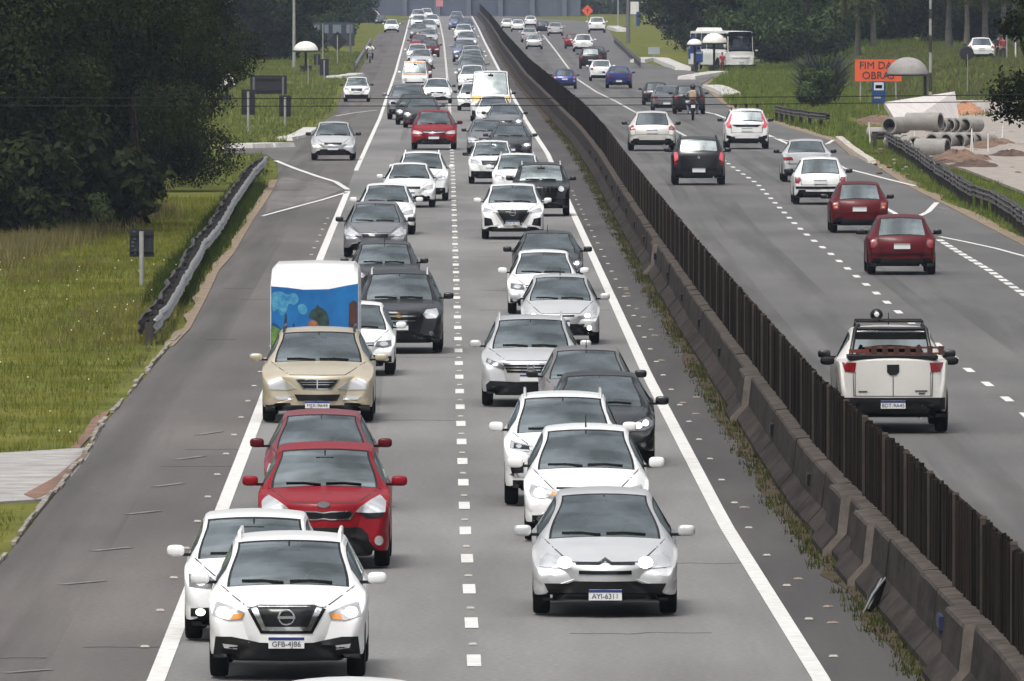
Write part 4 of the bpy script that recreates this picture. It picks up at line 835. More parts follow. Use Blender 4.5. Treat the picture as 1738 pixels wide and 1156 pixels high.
guardrail('long dark weathered guardrail curving past the concrete pipes on the right', [(1480, 222), (1500, 222), (1530, 238), (1560, 258), (1600, 285), (1640, 310), (1680, 322), (1710, 340), (1740, 362), (1800, 395)], .75, RUSTY, .04, -1, 4, True, mat('dark_rail', (.045, .04, .038), .8, .2))
guardrail('short dark guardrail standing on the grass slope below the spiky bush', [(1314, 178), (1340, 183), (1370, 187), (1399, 190)], .8, RUSTY, .03, -1, 4, True, mat('dark_rail', (.045, .04, .038), .8, .2))
guardrail('distant guardrail beside the white shirted rider on the far left verge', [(603, 105), (612, 90), (620, 78), (628, 64)], .8, GALV, .0, 1, 12)
guardrail('distant grey guardrail running down the right verge from the lamp pole to the kerb', [(1042, 60), (1056, 72), (1072, 86), (1086, 98)], .8, GALV, .0, -1, 12)
# ======================= VEGETATION =======================
def leafm(name, c, c2, transl=.12):
    return mat(name, c, .75, noise=1, col2=c2, scale=.55, rnd=.45, transl=transl, spec=.08)
LF_DARK = leafm('leaves_dark', (.005, .008, .003), (.030, .040, .010)); LF_MID = leafm('leaves_mid', (.034, .056, .019), (.092, .125, .040))  # dark leaves: the paler noise tone paints highlights into the clumps
LF_OLIVE = leafm('leaves_olive', (.045, .060, .020), (.10, .115, .038)); LF_FAR = leafm('leaves_far', (.022, .036, .020), (.045, .062, .030))
BARK = mat('bark', (.07, .055, .042), .95, noise=.4, scale=5, bump=.7); BARKP = mat('pale_bark', (.13, .12, .105), .9, noise=.3, scale=3, bump=.4)
def leaf_cloud(name, blobs, n, size, m, seed, flat=.75, fill=.55):
    g = np.random.default_rng(seed); B = np.array(blobs, float); w = B[:, 3] ** 2; w /= w.sum(); k = g.choice(len(B), n, p=w)
    d = g.normal(size=(n, 3)); d /= np.linalg.norm(d, axis=1)[:, None]
    # lumpy surface: radius changes with direction
    ph = B[k][:, :3].sum(1); lump = 1 + .16 * np.sin(5 * d[:, 0] + ph) * np.cos(4 * d[:, 2] + ph * 2) + .10 * np.sin(9 * d[:, 1] + ph * 3)
    rr_ = (fill + (1 - fill) * g.random(n) ** .6) * lump; p = B[k][:, :3] + d * rr_[:, None] * B[k][:, 3:4] * np.array([1, 1, flat])
    # leaf quads facing roughly outwards with a random tilt
    nrm = d + g.normal(scale=.55, size=(n, 3)) + np.array([0, 0, .35]); nrm /= np.linalg.norm(nrm, axis=1)[:, None]
    a = np.cross(nrm, g.normal(size=(n, 3))); a /= np.linalg.norm(a, axis=1)[:, None]; b = np.cross(nrm, a)
    s = size * (.55 + .9 * g.random(n))[:, None]
    V = np.stack([p - a * s, p - b * s * .45, p + a * s, p + b * s * .45], 1).reshape(-1, 3); Fq = np.arange(n * 4).reshape(n, 4)
    return npmesh(name, V, Fq, [m])
def trunk_mesh(H, r, blobs, m, seed, lean=0):
    rr = random.Random(seed); mb = MB(); pts = []; n = 7
    for i in range(n): t = i / (n-1); pts.append((lean * t * H + rr.uniform(-.03, .03) * H * t, rr.uniform(-.02, .02) * H * t, t * H))
    mb.tube(pts, [r * (1.35 if i == 0 else 1 - .65 * i / (n-1)) for i in range(n)], 9)
    for b in blobs:
        z0 = H * rr.uniform(.3, .8); base = Vector((lean * z0, 0, z0)); e = Vector(b[:3]); mid = base.lerp(e, .5) + Vector((rr.uniform(-.3, .3), rr.uniform(-.3, .3), -.2))
        mb.tube([base, mid, base.lerp(e, .95)], [r * .38, r * .22, r * .06], 6)
    return mb.mesh('trunk', [m], 60)
def rand_blobs(seed, R_, H, z0, n, rb, sq=1):
    rr = random.Random(seed); out = []
    for i in range(n):
        t = rr.random(); z = z0 + (H - z0) * t; rad = R_ * (math.sin(math.pi * (.18 + .72 * t)) ** .8) * rr.uniform(.35, 1); a = rr.uniform(0, 2 * math.pi)
        out.append((rad * math.cos(a), rad * math.sin(a) * sq, z, rb * rr.uniform(.65, 1.25)))
    return out
PROTO = {}
def tree_proto(key, R_, H, z0, nb, rb, nleaf, size, lm, bm, seed, tr=.28, th=None, lean=0):
    bl = rand_blobs(seed, R_, H, z0, nb, rb); PROTO[key] = (leaf_cloud('crown', bl, nleaf, size, lm, seed), trunk_mesh(th or H * .8, tr, bl[:9], bm, seed, lean))
def tree(key, x, y, label, sc=1, rz=0, group=None, cat='tree', sz=None, z=None, name='tree'):
    t = thing(name, label, cat, (x, y, (terr(x, y) if z is None else z) - .1), rz, group, sc)
    if sz: t.scale = (sc, sc, sz)
    link('crown', PROTO[key][0], t); link('trunk', PROTO[key][1], t); return t
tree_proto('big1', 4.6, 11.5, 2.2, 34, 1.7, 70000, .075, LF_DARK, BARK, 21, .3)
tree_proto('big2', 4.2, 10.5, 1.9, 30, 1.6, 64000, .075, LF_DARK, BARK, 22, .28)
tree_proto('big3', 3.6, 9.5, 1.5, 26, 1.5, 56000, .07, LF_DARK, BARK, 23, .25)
tree_proto('midA', 4.5, 12, 2.0, 26, 1.9, 16000, .17, LF_MID, BARK, 31, .25)
tree_proto('midB', 4.0, 10, 1.0, 22, 1.8, 15000, .17, LF_DARK, BARK, 32, .25)
tree_proto('midC', 3.6, 14, 4.0, 20, 1.7, 12000, .17, LF_OLIVE, BARKP, 33, .22, 12)
tree_proto('bushA', 2.2, 2.8, .5, 12, 1.0, 4500, .15, LF_MID, BARK, 34, .12, 1.5)
def PX(px, z): return (px - 869) / F * z / CT
# the dark wood on the left: single big trees, the nearer ones showing each leaf clump
for key, px, z, sc, rz, lb in (
    ('big3', 225, 372, .62, .3, 'dark leafy tree at the right end of the left wood, reaching over the guardrail'),
    ('big2', 140, 384, .74, 1.9, 'dark tree second from the right in the left wood'),
    ('big1', 45, 372, .86, 4.1, 'broad dark tree in the middle of the left wood above yellow grass'),
    ('big2', -60, 356, 1.0, 2.8, 'dark tree of the near left wood cut by the left picture edge'),
    ('big3', 262, 430, .80, 2.2, 'dark tree behind the right end of the near wood with a yellowish tuft'),
    ('big1', 120, 440, 1.0, 5.0, 'tall dark tree showing above the middle of the left wood'),
    ('big2', 215, 480, .95, 3.0, 'tall dark tree in the second row near the street lamp'),
    ('big1', -10, 460, 1.1, .2, 'dark second row tree at the upper left corner')):
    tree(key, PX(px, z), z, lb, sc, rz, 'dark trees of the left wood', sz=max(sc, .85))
ORD = ['first', 'second', 'third', 'fourth', 'fifth', 'sixth', 'seventh', 'eighth', 'ninth', 'tenth', 'eleventh', 'twelfth', 'thirteenth', 'fourteenth', 'fifteenth', 'sixteenth', 'seventeenth', 'eighteenth', 'nineteenth', 'twentieth']
# low dark shrubs that close the foot of the wood
lowb = rand_blobs(77, 1.5, 1.6, .3, 9, .8); PROTO['under'] = (leaf_cloud('crown', lowb, 6000, .11, LF_DARK, 78), trunk_mesh(.9, .08, lowb[:4], BARK, 79))
for i, (px, py) in enumerate(sorted([(10, 408), (55, 398), (98, 392), (-30, 412), (128, 384), (30, 380), (140, 356), (80, 370)])):
    gx, gy, _ = G(px, py); tree('under', gx, gy, ORD[i] + ' low dark shrub from the left at the foot of the left wood', 1.15 + .3 * (i % 3), i * 1.3, 'low shrubs under the left wood', 'shrub', name='shrub')
gx, gy, _ = G(133, 395); tree('bushA', gx, gy, 'small pale green bush in front of the dark left wood beside yellow grass', .42, .4, None, 'bush', name='bush')
# farther trees, left of the road
farL = [(300, 900), (350, 960), (395, 1040), (430, 1120), (455, 1000), (485, 1090), (515, 1180), (470, 1240), (530, 1260), (548, 1330), (505, 1350), (565, 1480), (560, 1400), (590, 1640), (420, 1300), (330, 1060)]
WHL = ['left of the dark billboard', 'above the dark billboard', 'left of the tall grey pole', 'right of the tall grey pole', 'above the slate hoarding', 'beyond the slate hoarding']
farL.sort(); cnt = {}
for i, (px, z) in enumerate(farL):
    key = ('midB', 'midA', 'midB')[i % 3]; where = WHL[min(5, max(0, (px - 330) // 45))]
    tree(key, PX(px, z), z, ORD[cnt.setdefault(where, 0)] + ' hazy green tree from the left ' + where, .92 + .06 * (i % 4), i * 1.7, 'hazy trees beyond the left verge'); cnt[where] += 1
# right side trees
farR = [(1190, 1120, 'midB', 1.0), (1245, 1090, 'midB', 1.1), (1290, 1010, 'midA', 1.15), (1330, 975, 'midB', 1.2), (1372, 930, 'midA', 1.05), (1420, 960, 'midA', 1.1), (1460, 985, 'midB', 1.1), (1500, 1050, 'midA', 1.15), (1545, 1020, 'midB', 1.0), (1590, 1060, 'midA', 1.1), (1640, 960, 'midB', .9), (1690, 990, 'midA', 1.0), (1270, 1200, 'midB', 1.2), (1350, 1180, 'midA', 1.2), (1440, 1150, 'midB', 1.3), (1530, 1200, 'midA', 1.3), (1620, 1180, 'midB', 1.3), (1710, 1150, 'midB', 1.3), (1160, 1300, 'midB', .8), (1222, 1330, 'midA', .9)]
farR.sort(); cnt = {}
for i, (px, z, key, sc) in enumerate(farR):
    where = 'behind the parked bus' if px < 1300 else ('behind the spiky bush' if px < 1440 else ('beyond the orange roadworks board' if px < 1600 else 'beyond the white car on the bank'))
    tree(key, PX(px, z), z, ORD[cnt.setdefault(where, 0)] + ' dark green tree from the left ' + where, sc, i * 2.1, 'trees on the right ' + where); cnt[where] += 1
cnt = {0: 0, 1: 0}
for i, (px, z) in enumerate(sorted([(1455, 905), (1482, 930), (1610, 905), (1672, 880), (1702, 900), (1722, 890), (1640, 930)])):
    tree('midC', PX(px, z), z, ORD[cnt[px < 1500]] + ' tall pale trunked tree from the left ' + ('above the orange roadworks board' if px < 1500 else 'behind the white car on the bank'), .95 + .07 * (i % 3), i * 2.3, 'pale trunk trees ' + ('over the board' if px < 1500 else 'over the bank')); cnt[px < 1500] += 1
# dark foliage at the right picture edge, much closer
bl = rand_blobs(91, 2.3, 9.0, 3.6, 22, .75); PROTO['edge'] = (leaf_cloud('crown', bl, 26000, .07, LF_DARK, 92, fill=.3), trunk_mesh(7, .2, bl, BARK, 93))
tree('edge', PX(1838, 300), 300, 'dark leafy tree at the right picture edge with thin twigs over the gravel lot', 1.0, .5)
# spiky clump on the grass slope
def spiky(label, px, py, n, L, w, lean=.5):
    gx, gy, _ = G(px, py); g = thing('spiky_bush', label, 'bush', (gx, gy, terr(gx, gy))); rr = random.Random(4); mb = MB()
    for i in range(n):
        a = rr.uniform(0, 2*math.pi); r0 = rr.uniform(0, 1.0); b = Vector((r0 * math.cos(a), r0 * math.sin(a), rr.uniform(.2, 1.6))); d = Vector((math.cos(a) * rr.uniform(.1, lean), math.sin(a) * rr.uniform(.1, lean), 1)).normalized(); l = L * rr.uniform(.6, 1.1)
        s = d.cross(Vector((rr.uniform(-1, 1), rr.uniform(-1, 1), .1))).normalized() * w; t = b + d * l + Vector((d.x, d.y, -.25)) * l * .3; mid = b + d * l * .55
        mb.add([b - s, b + s, mid + s * .8, t, mid - s * .8], [(0, 1, 2, 4), (4, 2, 3)])
    link('leaves', mb.mesh('leaves', [mat('spiky_leaf', (.035, .048, .032), .6, rnd=.6, transl=.1)]), g); mb = MB()
    for k in range(6): a = k * 1.05; mb.tube([(.25*math.cos(a), .25*math.sin(a), -.1), (.7*math.cos(a), .7*math.sin(a), 1.5)], [.16, .09], 7)
    link('trunk', mb.mesh('trunk', [BARK], 60), g)
spiky('big dark grey green spiky bush standing on the grass slope above the short guardrail', 1395, 178, 800, 1.7, .05, .8)
bl = rand_blobs(55, 1.3, 2.3, .5, 12, .55); PROTO['bushB'] = (leaf_cloud('crown', bl, 9000, .10, LF_MID, 56, fill=.35), trunk_mesh(1.6, .12, bl, BARK, 57))
gx, gy, _ = G(1392, 181); tree('bushB', gx, gy, 'rounded loose dark bush growing among the spiky leaves on the slope', 1.0, .6, None, 'bush', name='bush')

# far wood closing the horizon
g_ = np.random.default_rng(3); fb = []
for i in range(330): x = g_.uniform(-125, 130); fb.append((x, g_.uniform(1880, 2300), g_.uniform(-1, 15), g_.uniform(3, 5.5)))
link('far_wood', leaf_cloud('far_wood', fb, 70000, .95, LF_FAR, 5, .8, .4), kind='stuff'); tag(bpy.data.objects['far_wood'], 'far hazy wood closing off the end of the motorway', 'wood')

# ---- grass and weeds (uncountable) ----
def blades(name, label, inside, n, hmin, hmax, w, m, seed, per=5, spread=.10, zoff=0):
    g = np.random.default_rng(seed); P = inside(g, n); n = len(P); base = np.repeat(P, per, 0) + np.concatenate([g.normal(scale=spread, size=(n*per, 2)), np.zeros((n*per, 1))], 1)
    h = g.uniform(hmin, hmax, n).repeat(per) * g.uniform(.6, 1.15, n * per); a = g.uniform(0, 2*math.pi, n*per); dx = np.stack([np.cos(a), np.sin(a), 0*a], 1) * w
    lean = g.normal(scale=.28, size=(n*per, 2)) * h[:, None]; tip = base + np.concatenate([lean, h[:, None]], 1)
    V = np.stack([base - dx, base + dx, tip], 1).reshape(-1, 3); o = link(name, npmesh(name, V, np.arange(len(V)).reshape(-1, 3), [m]), kind='stuff'); tag(o, label, 'grass'); return o
GRM = mat('grass_blades', (.084, .108, .014), .8, noise=1, col2=(.215, .205, .040), scale=.22, rnd=.35, transl=.2, spec=.05); DRYM = mat('dry_grass', (.16, .14, .055), .9, rnd=.4, transl=.25, noise=.2, scale=.4, spec=.2)
def edge_x(y):  # left asphalt edge at distance y
    return float(np.interp(y, LE[0], LE[1]))
LE = xz_interp(LEFT_EDGE[:18] + LEFT_EDGE[21:])
dw0, dw1 = G(0, 856)[1], G(60, 764)[1]
def zoneL(ya, yb, wid, keep=lambda x, y: True):
    def f(g, n):
        y = ya + (yb - ya) * g.random(n) ** .9; x = np.array([edge_x(q) for q in y]) - .35 - wid * g.random(n)
        ok = np.array([(not (dw0 - .5 < b < dw1 + .3)) and keep(a, b) for a, b in zip(x, y)]); x, y = x[ok], y[ok]
        return np.stack([x, y, np.array([terr(a, b) for a, b in zip(x, y)])], 1)
    return f
blades('verge_grass', 'green grass of the left verge with mottled yellowish patches', zoneL(120, 420, 12), 42000, .06, .22, .007, GRM, 1)
blades('verge_grass', 'taller darker grass between the left guardrail and the asphalt edge', zoneL(285, 440, 1.0), 6000, .16, .34, .009, mat('rail_grass', (.035, .055, .012), .85, rnd=.3, transl=.2, spec=.05, noise=.4, scale=.3), 21)
blades('verge_grass', 'green grass of the far left verge around the sign posts', zoneL(440, 1100, 16, lambda x, y: not (G(400, 262)[1] < y < G(400, 244)[1])), 18000, .12, .32, .035, mat('far_verge_grass', (.10, .135, .034), .85, noise=1, col2=(.20, .22, .065), scale=.1, rnd=.3, transl=.2, spec=.05), 2)
blades('dry_grass', 'tall dry yellow grass at the foot of the dark left wood', lambda g, n: np.array([(p[0] + g.normal(scale=.5), p[1] + g.normal(scale=5), -.03) for p in [G(-20 + 270 * t, 440 - 80 * t) for t in g.random(n)]]), 3500, .25, .6, .014, DRYM, 3)
blades('dry_grass', 'patches of brownish seed grass scattered in the left verge', zoneL(170, 330, 9, lambda x, y: math.sin(x * .9) * math.sin(y * .06 + 1) > .35), 5000, .15, .38, .008, DRYM, 4)
def zonemed(g, n):
    y = 100 + 520 * g.random(n) ** 1.3; c = .55 + .45 * np.sin(y * .35) * np.sin(y * .083 + 1); keep = g.random(n) < np.clip(c + .12, 0, 1); y = y[keep]
    x = np.array([XF(q) for q in y]) - .50 - .34 * g.random(len(y)) ** 1.6; return np.stack([x, y, np.full(len(y), .0)], 1)
blades('median_weeds', 'ragged weeds growing along the foot of the concrete barrier', zonemed, 3600, .04, .15, .010, mat('weed_leaf', (.035, .048, .012), .85, noise=1, col2=(.085, .088, .028), scale=.5, rnd=.4, transl=.15, spec=.05), 5, 6, .05)
edge_strip_m = mat('soil', (.045, .036, .026), 1, spec=.05, noise=.5, col2=(.085, .066, .045), scale=3)
mb = MB(); zz = list(np.arange(90, 1500, 3)); rr = random.Random(8)
for q in zz: mb.v += [(XF(q) - .62 - rr.uniform(.0, .22), q, .004), (XF(q) - .3, q, .004)]
mb.f = [(2*i, 2*i+1, 2*i+3, 2*i+2) for i in range(len(zz)-1)]; mb.m = [0] * len(mb.f); link('median_soil', mb.mesh('median_soil', [edge_strip_m]), kind='structure').modifiers.new('t', 'SOLIDIFY').thickness = .03
def zoneR(ya, yb, xo0, xo1):
    RE = xz_interp(R_EDGE[:12]); GLx = ([p[1] for p in GL[:5]], [p[0] for p in GL[:5]])
    def f(g, n):
        y = ya + (yb - ya) * g.random(n); x = np.array([float(np.interp(q, *RE)) for q in y]) + .5 + xo0 + (xo1 - xo0) * g.random(n)
        lim = np.array([float(np.interp(q, sorted(GLx[0]), [b for a, b in sorted(zip(*GLx))])) if q < G(0, 200)[1] else 99 for q in y]); ok = x < lim - .1
        x, y = x[ok], y[ok]; return np.stack([x, y, np.array([terr(a, b) for a, b in zip(x, y)])], 1)
    return f
SLM = mat('slope_grass', (.085, .13, .026), .8, noise=1, col2=(.18, .21, .052), scale=.12, rnd=.3, transl=.2, spec=.05)
blades('slope_grass', 'bright green grass between the far lane and the guardrail on the right', zoneR(330, 560, 0, 4), 9000, .08, .25, .016, SLM, 6)
blades('slope_grass', 'bright green grass slope on the right below the bus and the spiky bush', zoneR(540, 1000, 0, 26), 26000, .12, .42, .035, SLM, 7)
blades('slope_grass', 'mixed grass and weeds of the right bank around the white car', lambda g, n: np.array([(x, y, terr(x, y)) for x, y in zip(g.uniform(22, 42, n), g.uniform(640, 900, n))]), 12000, .15, .5, .03, mat('bank_grass', (.06, .068, .022), .85, noise=1, col2=(.14, .13, .05), scale=.2, rnd=.35, transl=.2), 8)
# tiny pale flowers
g = np.random.default_rng(12); P = zoneL(150, 330, 9)(g, 170); s = .018
V = np.concatenate([P + np.array(d) for d in ([-s, 0, .22], [0, 0, .22 - s], [s, 0, .22], [0, 0, .22 + s])], 1).reshape(-1, 3)
tag(link('wild_flowers', npmesh('wild_flowers', V, np.arange(len(V)).reshape(-1, 4), [mat('petals', (.75, .75, .45), .7)]), kind='stuff'), 'tiny pale wild flowers dotted over the left verge', 'flowers')

# ======================= STREET FURNITURE AND BUILDINGS =======================
DSIGN = mat('sign_back', (.010, .011, .014), .6); POLE = mat('pole_grey', (.30, .30, .29), .6, noise=.15, scale=3); POLED = mat('pole_dark', (.13, .13, .14), .6); WHITE = mat('white_matt', (.68, .67, .64), .8, noise=.1, scale=2)
def gz(px, py): x, y, _ = G(px, py); return x, y, terr(x, y)
def sign_back(label, x0, x1, y0, y1, ybase, m=DSIGN, pole=POLE, poles=1, tilt=0, name='road_sign', z=None, pw=.045, cat='sign'):
    bx, by, bz = gz((x0 + x1) / 2, ybase); s = F / by if z is None else F / z; by = by if z is None else z; bx = PX((x0+x1)/2, by); w = (x1 - x0) / s; h = (y1 - y0) / s; zc = CAMH + (578 - (y0 + y1) / 2) / F * by * CT - by * ST; bz = terr(bx, by)
    t = thing(name, label, cat, (bx, by, bz)); mb = MB(); mb.box((0, .04, 0), (w, .03, h)); 
    for q in (-.3, .3): mb.box((0, -.0, q * h), (w * .9, .04, .04))
    o = link('panel', mb.mesh('panel', [m]), t, (0, 0, zc - bz)); o.rotation_euler = (0, R(tilt), 0)
    for q in ([0] if poles == 1 else [-w * .4, w * .4]):
        mb = MB(); mb.tube([(q, -.03, -.1), (q, -.03, zc - bz + h * .42)], pw, 8); link('post', mb.mesh('post', [pole], 60), t)
    return t, zc - bz, w, h
t, zc_, w_, h_ = sign_back('black rectangular sign back on a grey post in the left verge grass', 220, 261, 389, 436, 482, pw=.06); mb = MB(); rr = random.Random(2)
for i in range(7): mb.box((-.19 + rr.uniform(-.03, .03), -.012, -.26 + .09 * i), (.07, .012, .05), 0)
for i in range(4): mb.box((.20 + rr.uniform(-.02, .02), -.012, -.2 + .1 * i), (.012, .012, .05), 0)
link('stickers', mb.mesh('stickers', [mat('faded_sticker', (.05, .055, .12), .6)]), t, (0, .02, zc_))
sign_back('tall black sign back on a post left of the dark billboard', 410, 433, 152, 195, 222, pw=.06)
sign_back('tall black sign back on a post under the right edge of the dark billboard', 474, 494, 162, 198, 214, pw=.06)
sign_back('wide dark billboard back standing in the left verge grass', 425, 487, 128, 160, 186, poles=2, name='billboard', pole=POLED, pw=.07)
sign_back('small dark sign back beside the white dome shelter', 533, 544, 92, 110, 130, pole=POLED)
sign_back('dark blue sign back right of the white dome shelter', 543, 558, 100, 128, 138, mat('navy_sign', (.015, .017, .035), .5))
# hoarding with pale panes, thin pole, diamond sign
t, zc_, w_, h_ = sign_back('wide slate hoarding with four pale panes in its upper half above the left verge', 531, 602, 38, 78, 88, mat('slate_panel', (.035, .042, .06), .7), POLED, 2, name='hoarding', pw=.1)
for q, ww in ((-.40, .13), (-.17, .10), (.08, .20), (.38, .15)): mb = MB().box((0, 0, 0), (w_ * ww, .03, h_ * .36)); link('pane', mb.mesh('pane', [mat('pale_pane', (.16, .19, .23), .4)]), t, (q * w_, -.03, zc_ + h_ * .22))
sign_back('dark diamond sign back on a thin post before the slate hoarding', 561, 585, 58, 82, 108, tilt=45)
def pole(label, px, y0, ybase, r=.10, m=POLE, name='utility_pole', z=None, cat='pole', arm=None, top=None, stripes=False):
    bx, by, bz = gz(px, ybase)
    if z: by = z; bx = PX(px, z); bz = terr(bx, by)
    zt = CAMH + (578 - y0) / F * by * CT - by * ST if top is None else top; t = thing(name, label, cat, (bx, by, bz)); mb = MB(); n = 9; pts = [(0, 0, -.2 + (zt - bz + .2) * i / (n-1)) for i in range(n)]
    mb.tube(pts, [r * (1 - .35 * i / (n-1)) for i in range(n)], 10)
    o = link('shaft', mb.mesh('shaft', [m], 60), t)
    if stripes:
        for i, (a, b) in enumerate(stripes): mb = MB().tube([(0, 0, a), (0, 0, b)], r * 1.06, 10); link('dark_band', mb.mesh('dark_band', [mat('band_dark', (.03, .028, .028), .8)], 60), t)
    if arm: mb = MB(); mb.tube([(0, 0, zt - bz - .3), (arm[0] * .5, 0, zt - bz + arm[1] * .7), (arm[0], 0, zt - bz + arm[1])], .05, 8); a_ = link('arm', mb.mesh('arm', [m], 60), t); mb = MB(); mb.ell((arm[0] + math.copysign(.3, arm[0]), 0, zt - bz + arm[1]), (.42, .16, .10)); link('lamp_head', mb.mesh('lamp_head', [mat('lamp_head', (.7, .7, .72), .3, .2)], 60), t)
    return t
pole('tall pale grey concrete pole rising behind the white dome shelter', 499, -60, 118, .13)
pole('thin pale pole standing before the slate hoarding left of the dark diamond sign', 548, 40, 120, .05)
pole('street lamp with a white head on a long arm above the left wood', 372, 6, 116, .10, arm=(1.6, .35), name='street_lamp', cat='street lamp', z=760)
pole('thin grey post beside the white dome shelter', 523, 100, 145, .035, POLE, 'marker_post', cat='post')
pole('thick grey lamp pole beside the far kerb nose right of the motorway', 1066, -80, 72, .22, POLED)
pole('pale banded utility pole rising behind the concrete pipes', 1579, -80, 192, .09, POLE, stripes=[(1.2, 2.2), (3.3, 4.2), (5.1, 5.6)])
pole('thin grey post leaning beside the dark round bin on the bank', 1642, 92, 168, .03, POLE, 'marker_post', cat='post')
pole('grey post at the right of the persons by the white car', 1708, 60, 120, .06, POLE, 'marker_post', cat='post', z=790)
pole('short white marker post standing in the bank grass near the right edge', 1723, 70, 85, .06, WHITE, 'marker_post', cat='post', z=800)
pole('far thin grey pole left of the big lamp pole', 1049, -40, 34, .12, POLE, z=1600)
# bus stop signs
def flat_sign(label, x0, x1, y0, y1, ybase, m, name='bus_stop_sign', z=None, cat='sign', pw=.04, extra=None):
    bx, by, bz = gz((x0+x1)/2, ybase)
    if z: by = z; bx = PX((x0+x1)/2, z); bz = terr(bx, by)
    s = F / by; w = (x1-x0)/s; h = (y1-y0)/s; zc = CAMH + (578 - (y0+y1)/2) / F * by * CT - by * ST - bz; t = thing(name, label, cat, (bx, by, bz))
    mb = MB(); mb.box((0, 0, zc), (w, .04, h)); p = link('panel', mb.mesh('panel', [m]), t); mb = MB()
    for q in ((0,) if w < 1.6 else (-w*.38, w*.38)): mb.tube([(q, .06, -.1), (q, .06, zc + h*.4)], pw, 8); link('post', mb.mesh('post', [POLE], 60), t); mb = MB()
    for (a, b, c, d, mm, nm) in (extra or []): e = MB().box((w * a, -.028, zc + h * b), (w * c, .012, h * d)); link(nm, e.mesh(nm, [mm]), p)
    return t, p, zc, w, h
BLUE = mat('sign_blue', (.012, .045, .17), .5); ORNG = mat('sign_orange', (.72, .105, .03), .6); GREYP = mat('sign_grey', (.30, .33, .36), .6)
flat_sign('blue bus stop sign with a white pictogram panel below the orange roadworks board', 1480, 1503, 138, 175, 186, BLUE, extra=[(0, .27, .72, .36, mat('picto_white', (.55, .60, .66), .6), 'pictogram_panel'), (0, .25, .50, .16, INK, 'bus_pictogram'), (-.1, -.25, .5, .08, GREYP, 'small_lettering')])
flat_sign('larger blue sign panel in front of the rear of the parked bus', 1168, 1186, 83, 100, 116, BLUE, cat='sign', name='road_sign')
flat_sign('blue bus stop sign with a white top band in front of the parked bus', 1180, 1193, 87, 106, 119, BLUE, extra=[(0, .36, .8, .14, GREYP, 'pale_band')])
flat_sign('narrow blue banner on a dark post at the far right verge', 1080, 1086, 20, 44, 50, BLUE, name='banner_sign')
flat_sign('low pale grey sign plate on the right verge left of the parked bus', 1100, 1120, 80, 92, 102, GREYP, name='road_sign')
t, p, zc_, w_, h_ = flat_sign('orange roadworks board reading FIM DAS OBRAS behind the grey dome shelter', 1451, 1530, 101, 138, 172, ORNG, name='roadworks_board', pw=.05)
for txt, dz in (('FIM DAS', .22), ('OBRAS', -.24)):
    link('word_' + txt.split()[0].lower(), text_mesh(txt, h_ * .48, .01, INK), p, (0 - (.0), -.035, zc_ + dz * h_))
t, p, zc_, w_, h_ = flat_sign('small orange diamond warning sign with a dark symbol on the far right verge', 990, 1004, 11, 25, 38, ORNG, name='warning_sign'); p.rotation_euler = (0, R(45), 0); p.location = (0, 0, 0)
p.data.transform(Matrix.Translation((0, 0, -zc_))); p.location = (0, 0, zc_); mb = MB(); mb.box((0, -.03, 0), (.12, .012, .5), 0); mb.box((0, -.03, .1), (.4, .012, .10), 0); e = link('symbol', mb.mesh('symbol', [INK]), p); e.rotation_euler = (0, R(-45), 0)
flat_sign('far round pinkish sign above the end of the left lane queue', 740, 752, 0, 11, 30, mat('pink_sign', (.55, .22, .25), .6), name='road_sign')
flat_sign('far green road sign above the top end of the median fence', 813, 833, -6, 11, 26, mat('green_sign', (.06, .26, .20), .6), name='road_sign')
flat_sign('tall white pillar sign on the far right verge', 1070, 1084, 3, 24, 40, WHITE, name='road_sign')
flat_sign('red and white shop sign left of the orange diamond sign', 944, 953, 6, 18, 26, mat('shop_red', (.4, .08, .10), .6), name='shop_sign', extra=[(0, .2, .6, .3, WHITE, 'white_band')])
flat_sign('long white shop fascia beside the red sign at the far right', 967, 992, -4, 4, 22, WHITE, name='shop_sign')
flat_sign('magenta banner above the dark trees at the top right', 1202, 1232, -6, 12, 30, mat('magenta_banner', (.38, .03, .14), .6), name='banner')

# ---- dome shelters ----
def dome(label, px0, px1, ytop, yrim, ybase, m, supports=1, z=None, bench=True):
    bx, by, bz = gz((px0+px1)/2, ybase)
    if z: by = z; bx = PX((px0+px1)/2, z); bz = terr(bx, by)
    s = F / by; r = (px1-px0)/2/s; hh = (yrim - ytop)/s; zr = CAMH + (578 - yrim)/F*by*CT - by*ST - bz; t = thing('bus_shelter', label, 'bus shelter', (bx, by, bz)); mb = MB()
    mb.lathe([(r*math.cos(a), zr + hh*math.sin(a)) for a in np.linspace(0, math.pi/2*.98, 9)] + [(0, zr + hh)], 24); o = link('dome_roof', mb.mesh('dome_roof', [m], 50), t); sm = o.modifiers.new('t', 'SOLIDIFY'); sm.thickness = .06
    mb = MB(); mb.tube([(r*1.03*math.cos(a), r*1.03*math.sin(a), zr - .03) for a in np.linspace(0, 2*math.pi, 25)], .07, 6); link('rim', mb.mesh('rim', [mat('dome_rim', (.04, .04, .042), .7)], 50), t)
    mb = MB(); xs_ = [0] if supports == 1 else [r * .86, -r * .86][:supports - 1]
    for q in xs_: mb.tube([(q, 0, -.1), (q, 0, zr)], .09, 8)
    link('post', mb.mesh('post', [mat('band_dark', (.03, .028, .028), .8)], 60), t); mb = MB(); mb.box((0, .4, .45), (r * 1.1, .35, .08)); mb.box((0, .55, .2), (r * .9, .08, .4)); link('bench', mb.mesh('bench', [POLED]), t)
DOMEW = mat('dome_white', (.72, .70, .65), .7, noise=.08, scale=3); DOMEG = mat('dome_grey', (.26, .245, .23), .8, noise=.15, scale=2)
dome('grey dome roofed bus shelter covering the right end of the orange board', 1506, 1575, 97, 126, 186, DOMEG, 2)
